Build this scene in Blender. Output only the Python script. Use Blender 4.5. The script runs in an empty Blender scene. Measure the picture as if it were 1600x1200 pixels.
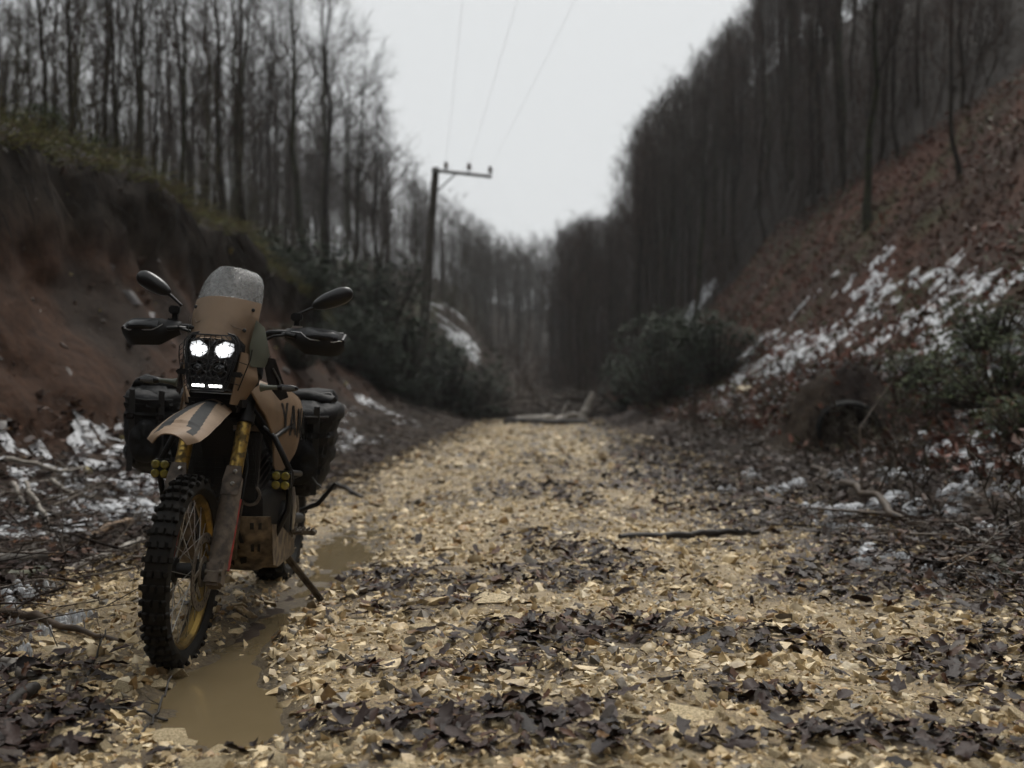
import bpy, bmesh, math, random
import numpy as np
from mathutils import Vector, Matrix, Quaternion

# ------------------------------------------------------------------ camera, sky, sun, exposure
scene = bpy.context.scene
COL = scene.collection
R = math.radians
FPX = 1616.0                      # focal length in pixels of the 1600 px wide photograph

cam_data = bpy.data.cameras.new("camera")
cam = bpy.data.objects.new("camera", cam_data)
COL.objects.link(cam)
cam.location = (0.0, 0.0, 1.0)
cam.rotation_euler = (R(90.0), 0.0, 0.0)
cam_data.sensor_width = 36.0
cam_data.lens = 36.0 * FPX / 1600.0
cam_data.clip_start = 0.05
cam_data.clip_end = 2000.0
cam_data.dof.use_dof = True
cam_data.dof.focus_distance = 3.75
cam_data.dof.aperture_fstop = 1.8
cam_data.dof.aperture_blades = 0
scene.camera = cam

SUN_EL, SUN_AZ = 58.0, 20.0       # high veiled sun ahead of the camera, a little to the right
world = bpy.data.worlds.new("World")
scene.world = world
world.use_nodes = True
wn, wl = world.node_tree.nodes, world.node_tree.links
wn.clear()
w_out = wn.new("ShaderNodeOutputWorld")
w_sky = wn.new("ShaderNodeTexSky")
w_sky.sky_type = 'NISHITA'
w_sky.sun_disc = False
w_sky.sun_elevation = R(SUN_EL)
w_sky.sun_rotation = R(SUN_AZ)
w_sky.air_density = 1.0
w_sky.dust_density = 4.0
w_hsv = wn.new("ShaderNodeHueSaturation")
w_hsv.inputs["Saturation"].default_value = 0.12
w_bg = wn.new("ShaderNodeBackground")
w_bg.inputs["Strength"].default_value = 0.08
w_cl = wn.new("ShaderNodeBackground")          # the closed, even cloud deck
w_cl.inputs["Color"].default_value = (0.465, 0.478, 0.483, 1)
w_cl.inputs["Strength"].default_value = 1.0
w_mix = wn.new("ShaderNodeMixShader")
w_mix.inputs["Fac"].default_value = 0.88
wl.new(w_sky.outputs["Color"], w_hsv.inputs["Color"])
wl.new(w_hsv.outputs["Color"], w_bg.inputs["Color"])
wl.new(w_bg.outputs["Background"], w_mix.inputs[1])
wl.new(w_cl.outputs["Background"], w_mix.inputs[2])
wl.new(w_mix.outputs["Shader"], w_out.inputs["Surface"])

sun_data = bpy.data.lights.new("sun", 'SUN')
sun_data.energy = 1.5
sun_data.angle = R(28.0)
sun_data.color = (1.0, 0.96, 0.90)
sun = bpy.data.objects.new("sun", sun_data)
COL.objects.link(sun)
_sd = Vector((math.sin(R(SUN_AZ)) * math.cos(R(SUN_EL)), math.cos(R(SUN_AZ)) * math.cos(R(SUN_EL)), math.sin(R(SUN_EL))))
sun.rotation_euler = _sd.to_track_quat('Z', 'Y').to_euler()
sun.location = (0, 0, 60)

scene.view_settings.view_transform = 'Standard'
scene.view_settings.look = 'None'
scene.view_settings.exposure = 0.75
scene.view_settings.gamma = 1.0
scene.view_settings.use_curve_mapping = False
scene.cycles.use_denoising = True
scene.cycles.use_adaptive_sampling = True
scene.cycles.adaptive_threshold = 0.05
scene.cycles.max_bounces = 4
scene.cycles.diffuse_bounces = 2
scene.cycles.glossy_bounces = 2
scene.cycles.transmission_bounces = 4
scene.cycles.transparent_max_bounces = 8
scene.cycles.volume_bounces = 0
scene.cycles.sample_clamp_indirect = 4.0

rng = np.random.default_rng(11)
random.seed(11)

# ------------------------------------------------------------------ noise
_P = np.random.default_rng(5).permutation(512)
_G = np.random.default_rng(6).random(512)
def vnoise(x, y, seed=0):
    x = np.asarray(x, float); y = np.asarray(y, float)
    xi = np.floor(x).astype(int); yi = np.floor(y).astype(int)
    fx = x - xi; fy = y - yi
    fx = fx * fx * (3 - 2 * fx); fy = fy * fy * (3 - 2 * fy)
    def g(a, b): return _G[(_P[(_P[(a + seed * 37) & 511] + b) & 511]) & 511]
    return (g(xi, yi) * (1 - fx) + g(xi + 1, yi) * fx) * (1 - fy) + (g(xi, yi + 1) * (1 - fx) + g(xi + 1, yi + 1) * fx) * fy
def fbm(x, y, o=4, seed=0):
    s = 0.0; a = 0.5; t = 0.0
    for k in range(o):
        s = s + a * vnoise(np.asarray(x) * 2 ** k + 17.3 * k, np.asarray(y) * 2 ** k + 9.1 * k, seed + k); t += a; a *= 0.5
    return s / t
def sstep(a, b, x):
    t = np.clip((np.asarray(x, float) - a) / (b - a), 0, 1)
    return t * t * (3 - 2 * t)

# ------------------------------------------------------------------ the lie of the land
def road_left(y):  return np.interp(y, [-50, 0, 6, 12, 27, 40, 70, 200], [-2.3, -2.3, -2.15, -1.55, -0.70, -0.5, 0.0, 3.0])
def road_right(y): return np.interp(y, [-50, 0, 8, 14, 27, 40, 70, 200], [2.5, 2.5, 2.35, 2.15, 2.05, 2.5, 3.0, 5.0])
_PY = [2.2, 2.74, 3.08, 3.5, 3.8, 4.4, 5.2, 6.0, 7.0, 8.2]
_PX = [-.62, -.76, -.86, -.95, -1.02, -1.03, -1.0, -.98, -1.02, -1.1]
_PW = [.10, .24, .24, .18, .12, .12, .12, .24, .24, .05]
_PD = [.0, .0, .062, .062, .054, .048, .038, .050, .046, .0]
def rut(x, y):
    c = np.interp(y, _PY, _PX); w = np.interp(y, _PY, _PW) * (0.55 + 1.05 * fbm(y * 4.5, x * 4.5, 3, 31)); d = np.interp(y, _PY, _PD)
    return d * np.exp(-(((x - c) / w) ** 2) ** 1.5) * ((y > 2.0) & (y < 8.6))
def lip_top(y): return np.interp(y, [-50, 0, 9, 16, 18.5, 22, 26, 30, 40, 200], [3.2, 3.4, 3.48, 3.6, 3.1, 2.5, 1.8, 1.2, 1.0, 1.0])
def H(x, y):
    x = np.asarray(x, float); y = np.asarray(y, float)
    dl = road_left(y) - x; dr = x - road_right(y)
    zt = lip_top(y) + 0.25 * (fbm(y * 0.9, x * 0 + 3, 3, 8) - 0.5)
    # left side: debris apron, cut bank, hillside
    zl = np.interp(dl, [0, .5, 1.2, 1.9], [0, .07, .24, .55])
    fr = np.interp(dl, [1.9, 2.6, 3.15, 3.5, 3.75], [0, .33, .62, .90, 1.0])
    zl = np.where(dl > 1.9, .55 + (zt - .55) * fr, zl)
    up = np.clip(dl - 3.75, 0, None)
    zl = zl + np.interp(up, [0, 2, 6, 12, 25, 70], [0, 1.0, 3.4, 5.6, 8.0, 12.0])
    zl = np.where(dl > 0, zl, 0)
    # right side: leafy apron, then the long open slope
    k = 1.0 + 0.016 * np.clip(y - 18, 0, 40)
    zr = np.interp(dr * k, [0, .5, 1.2, 3, 5, 10, 20, 45, 90], [0, .10, .33, .98, 2.35, 7.6, 16.4, 32.0, 46.0])
    zr = np.where(dr > 0, zr, 0)
    z = zl + zr
    off = np.clip(np.maximum(dl, dr), 0, None)
    am = np.clip(off / 2.0, 0, 1)
    z = z + am * (0.5 * (fbm(x * .35, y * .35, 4, 1) - .5) + 0.22 * (fbm(x * 1.5, y * 1.5, 3, 2) - .5))
    # far end of the valley
    z = z + 3.5 * sstep(45, 130, y)
    z = z * (1 - .75 * sstep(110, 190, y)) + 9.0 * sstep(92, 150, y)
    z = z + 4.3 * np.exp(-((x + 4.6) / 4.2) ** 2 - ((y - 62) / 8.0) ** 2)
    # unseen rise added behind the camera to cut sky light on the bike
    z = z + 17.0 * sstep(-3, -30, y)
    # soil heaped over the drain pipe
    z = z + .72 * np.exp(-((x - 3.92) / .62) ** 4) * sstep(12.26, 12.46, y) * (1 - sstep(12.7, 14.2, y)) - .42 * np.exp(-((x - 3.90) / .48) ** 4 - ((y - 11.75) / .55) ** 4)
    # road surface
    rd = 1 - sstep(0.0, 0.6, off)
    z = z + rd * (0.035 * np.exp(-((x - .45) / .55) ** 2) - 0.02 * np.exp(-((x - 1.45) / .4) ** 2)
                  + 0.045 * (fbm(x * 1.3, y * 1.3, 3, 3) - .5) + 0.042 * (fbm(x * 6, y * 6, 3, 4) - .5)) - rut(x, y)
    return z
def LIPX(x, y):
    dl = road_left(y) - x
    return 0.60 * np.exp(-((dl - 3.62) / .42) ** 2) * (1 - sstep(20, 27, y)) * (0.6 + 0.8 * fbm(y * 1.3, y * 0 + 1.7, 3, 9))
_tx = np.arange(-45, 45.01, .08); _ty = np.arange(-2, 100.01, .08)
_TAB = None
def zg(x, y):
    """ground height at one point, read from a table"""
    global _TAB
    if _TAB is None: _TAB = H(*np.meshgrid(_tx, _ty))
    if not (-44.9 < x < 44.9 and -1.9 < y < 99.9): return float(H(x, y))
    fx = (x + 45) / .08; fy = (y + 2) / .08; i = int(fx); j = int(fy); fx -= i; fy -= j
    a, b = _TAB[j, i:i + 2], _TAB[j + 1, i:i + 2]
    return float((a[0] * (1 - fx) + a[1] * fx) * (1 - fy) + (b[0] * (1 - fx) + b[1] * fx) * fy)
WATER = -0.026

def leafmask(x, y):
    """how thickly dead leaves cover the ground, 0 to 1"""
    x = np.asarray(x, float); y = np.asarray(y, float)
    wob = 1.1 * (fbm(x * 1.1, y * .9, 3, 12) - .5)
    right = sstep(1.15, 2.5, x + wob + 0.10 * np.clip(y - 5, 0, 6) - .015 * y)
    left = sstep(-1.75, -2.45, x + 0.7 * (fbm(x * 1.3, y, 3, 13) - .5) - np.clip(y - 8, 0, 30) * .055)
    m = np.maximum(right, left)
    for cx, cy, rx, ry, a in ((.05, 5.1, .42, .42, .6), (.35, 4.0, .62, .30, .75), (-.15, 3.55, .45, .16, .55), (-.1, 2.95, .5, .17, .75), (.9, 3.95, .55, .22, .5),
                              (1.15, 2.9, .38, .16, .75), (1.75, 3.6, .5, .3, .6), (-1.5, 2.9, .35, .4, .8), (-1.75, 3.4, .35, .5, .8), (.15, 2.72, .6, .10, .6),
                              (.1, 9.5, .5, .9, .6), (-.75, 3.05, .25, .12, .5), (-.35, 4.5, .35, .18, .6), (1.6, 5.2, .5, .5, .7), (.7, 3.2, .3, .12, .6), (-.62, 5.2, .3, .5, .5)):
        q = ((x - cx) / rx) ** 2 + ((y - cy) / ry) ** 2
        m = np.maximum(m, .92 * a * np.clip(1.35 - q * (0.2 + 1.7 * fbm(x * 5, y * 5, 3, 14)) - .7 * fbm(x * 9, y * 9, 2, 19) + .3, 0, 1))
    strip = 0.55 * np.exp(-((x - .42) / .35) ** 2) * sstep(.52, .72, fbm(x * 1.6, y * .7, 3, 15)) * (y > 5)
    m = np.maximum(m, strip)
    return np.clip(m, 0, 1)

# ------------------------------------------------------------------ materials
def _nodes(name):
    m = bpy.data.materials.new(name); m.use_nodes = True
    n, l = m.node_tree.nodes, m.node_tree.links
    n.clear()
    o = n.new("ShaderNodeOutputMaterial"); b = n.new("ShaderNodeBsdfPrincipled")
    l.new(b.outputs[0], o.inputs["Surface"])
    return m, n, l, b
def _rgb(c): return (c[0], c[1], c[2], 1.0)
def pmat(name, c1, c2=None, scale=6.0, rough=.6, metal=0.0, bump=0.0, bscale=None, detail=6.0, lo=.35, hi=.65, rough2=None, spec=.5, coat=0.0, attr=None, rnd=0.0, dist=0.01):
    """Principled with a two-colour noise, optional vertex tint (attr), per-object variation (rnd) and bump."""
    m, n, l, b = _nodes(name)
    c2 = c2 or tuple(v * .7 for v in c1)
    tc = n.new("ShaderNodeTexCoord")
    nz = n.new("ShaderNodeTexNoise"); nz.inputs["Scale"].default_value = scale; nz.inputs["Detail"].default_value = detail
    l.new(tc.outputs["Object"], nz.inputs["Vector"])
    rp = n.new("ShaderNodeValToRGB"); rp.color_ramp.elements[0].position = lo; rp.color_ramp.elements[1].position = hi
    rp.color_ramp.elements[0].color = _rgb(c2); rp.color_ramp.elements[1].color = _rgb(c1)
    l.new(nz.outputs["Fac"], rp.inputs["Fac"])
    col = rp.outputs["Color"]
    if attr:
        at = n.new("ShaderNodeAttribute"); at.attribute_name = attr
        mx = n.new("ShaderNodeMix"); mx.data_type = 'RGBA'; mx.blend_type = 'MULTIPLY'; mx.inputs["Factor"].default_value = 1.0
        l.new(col, mx.inputs["A"]); l.new(at.outputs["Color"], mx.inputs["B"]); col = mx.outputs["Result"]
    if rnd:
        oi = n.new("ShaderNodeObjectInfo")
        mr = n.new("ShaderNodeMapRange"); mr.inputs["To Min"].default_value = 1 - rnd; mr.inputs["To Max"].default_value = 1 + rnd
        hs = n.new("ShaderNodeHueSaturation")
        l.new(oi.outputs["Random"], mr.inputs["Value"]); l.new(mr.outputs["Result"], hs.inputs["Value"]); l.new(col, hs.inputs["Color"]); col = hs.outputs["Color"]
    l.new(col, b.inputs["Base Color"])
    b.inputs["Roughness"].default_value = rough
    if rough2 is not None:
        r2 = n.new("ShaderNodeMapRange"); r2.inputs["From Min"].default_value = lo; r2.inputs["From Max"].default_value = hi
        r2.inputs["To Min"].default_value = rough2; r2.inputs["To Max"].default_value = rough
        l.new(nz.outputs["Fac"], r2.inputs["Value"]); l.new(r2.outputs["Result"], b.inputs["Roughness"])
    b.inputs["Metallic"].default_value = metal
    b.inputs["Specular IOR Level"].default_value = spec
    b.inputs["Coat Weight"].default_value = coat
    if bump:
        n2 = n.new("ShaderNodeTexNoise"); n2.inputs["Scale"].default_value = bscale or scale * 4; n2.inputs["Detail"].default_value = 5
        l.new(tc.outputs["Object"], n2.inputs["Vector"])
        bp = n.new("ShaderNodeBump"); bp.inputs["Strength"].default_value = bump; bp.inputs["Distance"].default_value = dist
        l.new(n2.outputs["Fac"], bp.inputs["Height"]); l.new(bp.outputs["Normal"], b.inputs["Normal"])
    return m
def emat(name, c, s):
    m, n, l, b = _nodes(name)
    b.inputs["Base Color"].default_value = _rgb(c); b.inputs["Emission Color"].default_value = _rgb(c); b.inputs["Emission Strength"].default_value = s
    b.inputs["Roughness"].default_value = .2
    return m
def amat(name, attr, scale, rough, bump, dist=.02, spec=.12, vlo=.50, vhi=1.40):
    """base colour held in the vertex colours, broken up by fine noise"""
    m, n, l, b = _nodes(name)
    at = n.new("ShaderNodeAttribute"); at.attribute_name = attr
    tc = n.new("ShaderNodeTexCoord"); nz = n.new("ShaderNodeTexNoise")
    nz.inputs["Scale"].default_value = scale; nz.inputs["Detail"].default_value = 8; nz.inputs["Roughness"].default_value = .65
    l.new(tc.outputs["Object"], nz.inputs["Vector"])
    mr = n.new("ShaderNodeMapRange"); mr.inputs["From Min"].default_value = .3; mr.inputs["From Max"].default_value = .7
    mr.inputs["To Min"].default_value = vlo; mr.inputs["To Max"].default_value = vhi
    l.new(nz.outputs["Fac"], mr.inputs["Value"])
    hs = n.new("ShaderNodeHueSaturation"); l.new(at.outputs["Color"], hs.inputs["Color"]); l.new(mr.outputs["Result"], hs.inputs["Value"])
    l.new(hs.outputs["Color"], b.inputs["Base Color"])
    b.inputs["Roughness"].default_value = rough; b.inputs["Specular IOR Level"].default_value = spec
    bp = n.new("ShaderNodeBump"); bp.inputs["Strength"].default_value = bump; bp.inputs["Distance"].default_value = dist
    l.new(nz.outputs["Fac"], bp.inputs["Height"]); l.new(bp.outputs["Normal"], b.inputs["Normal"])
    return m

M = {}
M['ground'] = amat("ground_soil", "tint", 9.0, .8, .8, .04)
M['road'] = amat("road_mud", "tint", 70.0, .5, 1.0, .012, spec=.35, vlo=.30, vhi=1.75)
M['stone'] = pmat("limestone", (1.0, .97, .92), (.50, .44, .36), 26.0, .50, bump=.6, bscale=70, attr="tint", dist=.006, spec=.45)
M['stone_one'] = pmat("limestone_block", (.74, .61, .38), (.30, .215, .105), 11.0, .48, bump=1.0, bscale=38, rnd=.32, dist=.006, spec=.45)
M['leaf'] = pmat("dead_leaf", (1, 1, 1), (.55, .5, .45), 30.0, .52, attr="tint", spec=.20, bump=.3, bscale=120, dist=.002)
M['leaf_one'] = pmat("dead_leaf_wet", (.036, .019, .014), (.014, .008, .007), 30.0, .5, rnd=.7, spec=.22, bump=.3, bscale=120, dist=.002)
M['bark'] = pmat("bark", (.036, .028, .020), (.013, .011, .008), 3.0, .9, bump=.6, bscale=14, rnd=.3, spec=.08)
M['twig'] = pmat("twigs", (.046, .034, .025), (.021, .016, .012), 2.0, .9, rnd=.3, spec=.08)
M['twig_red'] = pmat("reddish_twigs", (.052, .033, .024), (.025, .016, .012), 2.0, .9, rnd=.3, spec=.08)
M['moss_bark'] = pmat("mossy_bark", (.040, .042, .019), (.018, .017, .012), 3.0, .9, bump=.6, bscale=14, rnd=.3, spec=.08)
M['brush'] = pmat("brushwood_bark", (1, 1, 1), (.5, .46, .42), 8.0, .75, attr="tint", spec=.15)
M['evergreen'] = pmat("evergreen_leaf", (.026, .042, .018), (.007, .013, .006), 2.5, .6, rnd=.3, spec=.10)
M['ivy'] = pmat("ivy_leaf", (.064, .085, .022), (.015, .025, .008), 3.0, .6, rnd=.2, spec=.10)
M['grass'] = pmat("bank_grass", (.085, .088, .028), (.040, .042, .016), 2.0, .7, spec=.3)
M['snow'] = pmat("old_snow", (.70, .72, .75), (.42, .43, .44), 11.0, .7, bump=.8, bscale=40, spec=.3, dist=.02)
M['pole_wood'] = pmat("weathered_pole", (.060, .050, .038), (.034, .029, .022), 5.0, .85, bump=.3)
M['pole_metal'] = pmat("galvanised_steel", (.16, .16, .16), (.10, .10, .10), 5.0, .55, metal=.6)
M['porcelain'] = pmat("insulator_porcelain", (.10, .06, .045), (.07, .04, .03), 5.0, .25)
M['wire'] = pmat("conductor_wire", (.45, .46, .47), (.40, .41, .42), 5.0, .5)
M['culvert'] = pmat("black_plastic", (.010, .010, .010), (.006, .006, .006), 5.0, .7, spec=.1)
def water_mat():
    m, n, l, b = _nodes("muddy_water")
    tc = n.new("ShaderNodeTexCoord")
    nz = n.new("ShaderNodeTexNoise"); nz.inputs["Scale"].default_value = 3.0; nz.inputs["Detail"].default_value = 3
    rp = n.new("ShaderNodeValToRGB"); rp.color_ramp.elements[0].color = (.115, .086, .046, 1); rp.color_ramp.elements[1].color = (.165, .127, .072, 1)
    l.new(tc.outputs["Object"], nz.inputs["Vector"]); l.new(nz.outputs["Fac"], rp.inputs["Fac"]); l.new(rp.outputs["Color"], b.inputs["Base Color"])
    b.inputs["Roughness"].default_value = .05; b.inputs["IOR"].default_value = 1.33
    n2 = n.new("ShaderNodeTexNoise"); n2.inputs["Scale"].default_value = 9.0; n2.inputs["Detail"].default_value = 2
    mp = n.new("ShaderNodeMapping"); mp.inputs["Scale"].default_value = (1, .6, 1)
    l.new(tc.outputs["Object"], mp.inputs["Vector"]); l.new(mp.outputs["Vector"], n2.inputs["Vector"])
    bp = n.new("ShaderNodeBump"); bp.inputs["Strength"].default_value = .22; bp.inputs["Distance"].default_value = .01
    l.new(n2.outputs["Fac"], bp.inputs["Height"]); l.new(bp.outputs["Normal"], b.inputs["Normal"])
    return m
M['water'] = water_mat()

# ------------------------------------------------------------------ mesh helpers
def tag(o, label=None, cat=None, group=None, kind=None):
    for k, v in (("label", label), ("category", cat), ("group", group), ("kind", kind)):
        if v: o[k] = v
    return o
def link(name, data, parent=None):
    o = bpy.data.objects.new(name, data); COL.objects.link(o)
    if parent is not None: o.parent = parent
    return o
def empty(name, loc=(0, 0, 0), rot=(0, 0, 0), parent=None):
    o = link(name, None, parent); o.location = loc; o.rotation_euler = rot; o.empty_display_size = .1
    return o
def np_mesh(name, V, F, mat=None, tint=None, smooth=False):
    """V (n,3), F (m,k) with k = 3 or 4; tint per vertex (n,3)"""
    me = bpy.data.meshes.new(name)
    V = np.ascontiguousarray(V, np.float32); F = np.ascontiguousarray(F, np.int32)
    k = F.shape[1]
    me.vertices.add(len(V)); me.vertices.foreach_set("co", V.ravel())
    me.loops.add(F.size); me.loops.foreach_set("vertex_index", F.ravel())
    me.polygons.add(len(F)); me.polygons.foreach_set("loop_start", np.arange(0, F.size, k, dtype=np.int32))
    try: me.polygons.foreach_set("loop_total", np.full(len(F), k, np.int32))
    except Exception: pass
    if tint is not None:
        a = me.attributes.new("tint", 'FLOAT_COLOR', 'POINT')
        a.data.foreach_set("color", np.concatenate([np.asarray(tint, np.float32), np.ones((len(V), 1), np.float32)], 1).ravel())
    me.update(calc_edges=True); me.validate()
    if smooth: me.shade_smooth()
    else: me.shade_flat()
    if mat: me.materials.append(mat)
    return me
def grid_mesh(name, X, Y, Z, mat, tint=None, smooth=True, keep=None):
    ny, nx = X.shape
    V = np.stack([X, Y, Z], -1).reshape(-1, 3)
    i = np.arange(ny - 1)[:, None] * nx + np.arange(nx - 1)[None, :]
    F = np.stack([i, i + 1, i + nx + 1, i + nx], -1).reshape(-1, 4)
    t = None if tint is None else tint.reshape(-1, 3)
    if keep is not None:
        kf = keep[:-1, :-1] | keep[1:, :-1] | keep[:-1, 1:] | keep[1:, 1:]
        F = F[kf.ravel()]
        u, inv = np.unique(F, return_inverse=True)
        V = V[u]; F = inv.reshape(-1, 4)
        if t is not None: t = t[u]
    return np_mesh(name, V, F, mat, t, smooth)
def seg_arrays(P0, P1, R0, R1, n=3):
    """tapered n-sided tubes, one for each segment"""
    P0 = np.asarray(P0, float).reshape(-1, 3); P1 = np.asarray(P1, float).reshape(-1, 3)
    R0 = np.asarray(R0, float).ravel(); R1 = np.asarray(R1, float).ravel()
    d = P1 - P0; d /= (np.linalg.norm(d, axis=1, keepdims=True) + 1e-9)
    a = np.where(np.abs(d[:, 2:3]) < .9, np.array([[0, 0, 1.]]), np.array([[1., 0, 0]]))
    u = np.cross(d, a); u /= np.linalg.norm(u, axis=1, keepdims=True); v = np.cross(d, u)
    th = np.arange(n) * 2 * math.pi / n
    c = np.cos(th)[None, :, None] * u[:, None] + np.sin(th)[None, :, None] * v[:, None]
    A = P0[:, None] + c * R0[:, None, None]; B = P1[:, None] + c * R1[:, None, None]
    V = np.concatenate([A, B], 1).reshape(-1, 3)
    j = np.arange(n); j2 = (j + 1) % n
    q = np.stack([j, j2, j2 + n, j + n], -1)
    F = (np.arange(len(P0))[:, None, None] * 2 * n + q[None]).reshape(-1, 4)
    return V, F
def rand_rot(n, r=rng):
    q = r.normal(size=(n, 4)); q /= np.linalg.norm(q, axis=1, keepdims=True)
    w, x, y, z = q.T
    return np.stack([np.stack([1 - 2 * (y * y + z * z), 2 * (x * y - z * w), 2 * (x * z + y * w)], -1),
                     np.stack([2 * (x * y + z * w), 1 - 2 * (x * x + z * z), 2 * (y * z - x * w)], -1),
                     np.stack([2 * (x * z - y * w), 2 * (y * z + x * w), 1 - 2 * (x * x + y * y)], -1)], 1)
def euler_rot(rx, ry, rz):
    cx, sx, cy, sy, cz, sz = np.cos(rx), np.sin(rx), np.cos(ry), np.sin(ry), np.cos(rz), np.sin(rz)
    o = np.zeros_like(cx); e = np.ones_like(cx)
    X = np.stack([np.stack([e, o, o], -1), np.stack([o, cx, -sx], -1), np.stack([o, sx, cx], -1)], 1)
    Y = np.stack([np.stack([cy, o, sy], -1), np.stack([o, e, o], -1), np.stack([-sy, o, cy], -1)], 1)
    Z = np.stack([np.stack([cz, -sz, o], -1), np.stack([sz, cz, o], -1), np.stack([o, o, e], -1)], 1)
    return Z @ Y @ X
def scatter_arrays(protos, pick, pos, rot, scl, tint=None):
    """many copies of small prototype meshes as one set of arrays; scl (n,3)"""
    Vs, Fs, Ts = [], [], []; base = 0
    for k, (pv, pf) in enumerate(protos):
        s = np.nonzero(pick == k)[0]
        if not len(s): continue
        V = np.einsum('nij,nvj->nvi', rot[s], pv[None] * scl[s][:, None, :]) + pos[s][:, None, :]
        F = pf[None] + (np.arange(len(s)) * len(pv))[:, None, None] + base
        Vs.append(V.reshape(-1, 3)); Fs.append(F.reshape(-1, pf.shape[1]))
        if tint is not None: Ts.append(np.repeat(tint[s], len(pv), 0))
        base += len(s) * len(pv)
    return np.concatenate(Vs), np.concatenate(Fs), (np.concatenate(Ts) if tint is not None else None)
def hull_proto(npts, seed, flat=(1, .8, .55)):
    r = np.random.default_rng(seed)
    p = r.normal(size=(npts, 3)); p /= np.abs(p).max(1, keepdims=True) ** .6 * np.linalg.norm(p, axis=1, keepdims=True) ** .4
    p *= np.array(flat) * (0.75 + .5 * r.random((npts, 1)))
    bm = bmesh.new()
    for q in p: bm.verts.new(q)
    res = bmesh.ops.convex_hull(bm, input=bm.verts)
    bmesh.ops.delete(bm, geom=[v for v in bm.verts if not v.link_faces], context='VERTS')
    bmesh.ops.triangulate(bm, faces=bm.faces)
    bmesh.ops.recalc_face_normals(bm, faces=bm.faces)
    bm.verts.index_update()
    V = np.array([v.co[:] for v in bm.verts]); F = np.array([[v.index for v in f.verts] for f in bm.faces])
    bm.free()
    return V, F
def in_view(x, y, m=.35):
    return (np.abs(x) < (0.497 * y + m))
def px(pxx, pyy, Y):
    """the point at depth Y seen at that pixel of the 1600 x 1200 photograph (used to survey positions)"""
    return Vector(((pxx - 800) / FPX * Y, Y, 1.0 - (pyy - 600) / FPX * Y))
def gpx(pxx, pyy):
    """the ground point met by the line of sight through that pixel"""
    lo = 1.5
    ys = np.concatenate([np.arange(1.8, 30, .02), np.arange(30, 120, .2)])
    X = (pxx - 800) / FPX * ys; Z = 1 - (pyy - 600) / FPX * ys
    hit = np.nonzero(Z <= H(X, ys))[0]
    k = hit[0] if len(hit) else -1
    return float(X[k]), float(ys[k]), float(H(X[k], ys[k]))

# ================================================================== THE SETTING
def mixc(a, b, t): return a * (1 - t[..., None]) + b * t[..., None]
C = lambda *v: np.array(v, float)
def redge(y):
    """lower edge of the right wood"""
    return np.interp(y, REY, REX)
REY = np.array([0, 14, 18, 22, 26, 30, 36, 42, 50, 60, 75, 95, 200.])
def _edge_at(y):
    xs = np.arange(2.5, 16, .05); u = 800 + FPX * xs / y; v = 600 - FPX * (H(xs, np.full_like(xs, y)) - 1) / y
    b = np.interp(u, [900, 960, 1050, 1350, 1600, 1900], [640, 580, 480, 290, 130, -60])
    ok = np.nonzero(v < b)[0]
    return float(xs[ok[0]]) if len(ok) else 15.0
REX = np.array([_edge_at(max(y, 14)) for y in REY]); REX[-3:] = np.minimum(REX[-3:], [6.6, 6.6, 9.0])
def ground_tint(S, Y):
    dl = road_left(Y) - S; dr = S - road_right(Y)
    n1 = fbm(S * .5, Y * .5, 4, 20); n2 = fbm(S * 2.2, Y * 2.2, 3, 21)
    t = np.zeros(S.shape + (3,)) + C(.050, .036, .026)                           # forest floor
    t = mixc(t, C(.030, .021, .018), sstep(.45, .65, n2))                        # wet leaf mould
    red = sstep(1.5, 2.1, dl + .5 * (n2 - .5)) * (1 - sstep(3.0, 3.35, dl + .25 * (n1 - .5))) * (1 - sstep(22, 28, Y))
    t = mixc(t, mixc(np.zeros_like(t) + C(.048, .024, .014), C(.024, .015, .010), sstep(.45, .7, fbm(S * 1.4, Y * 1.4, 3, 22))), red)   # red clay of the cut
    hum_shade = .8 * sstep(3.15, 3.4, dl + .25 * (n1 - .5)) * (1 - sstep(3.8, 4.2, dl)) * (1 - sstep(24, 30, Y))
    t = mixc(t, C(.020, .016, .012), hum_shade)                                        # dark root layer, blackened to paint the overhang's shade
    turf = sstep(3.8, 4.2, dl) * (1 - sstep(7, 12, dl))
    t = mixc(t, C(.042, .044, .020), turf * sstep(.35, .6, n2))
    sl = sstep(2.2, 5.0, dr)
    t = mixc(t, mixc(np.zeros_like(t) + C(.090, .040, .026), C(.052, .030, .021), sstep(.4, .65, n1)), sl)             # rusty bracken slope
    t = mixc(t, C(.055, .058, .025), sl * .7 * sstep(.58, .72, fbm(S * .8, Y * .8, 3, 23)))
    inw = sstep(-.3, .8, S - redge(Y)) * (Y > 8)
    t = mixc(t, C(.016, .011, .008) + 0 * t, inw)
    return t

# --- the ground: one sheet, a folded lip over the cut bank
ty = np.linspace(-1, 1, 430)
ys = np.concatenate([np.linspace(-45, 1.5, 30)[:-1], 1.5 + (np.exp(np.linspace(0, 1, 340) * 3.9) - 1) / (math.exp(3.9) - 1) * 218])
sx = np.sinh(np.linspace(-3.1, 3.1, 270)) * 7.6
sx = np.sort(np.concatenate([sx, np.linspace(-7.2, -4.0, 40)]))
S, Y = np.meshgrid(sx, ys)
Z = H(S, Y); XX = S + LIPX(S, Y)
dlg = road_left(Y) - S
bankm = sstep(1.6, 2.2, dlg) * (1 - sstep(3.9, 4.6, dlg)) * (1 - sstep(24, 30, Y))
XX = XX + bankm * .35 * (fbm(Y * 2.2, Z * 2.2, 3, 25) - .5)
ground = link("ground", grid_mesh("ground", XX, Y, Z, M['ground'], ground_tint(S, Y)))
tag(ground, kind="structure")

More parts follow.
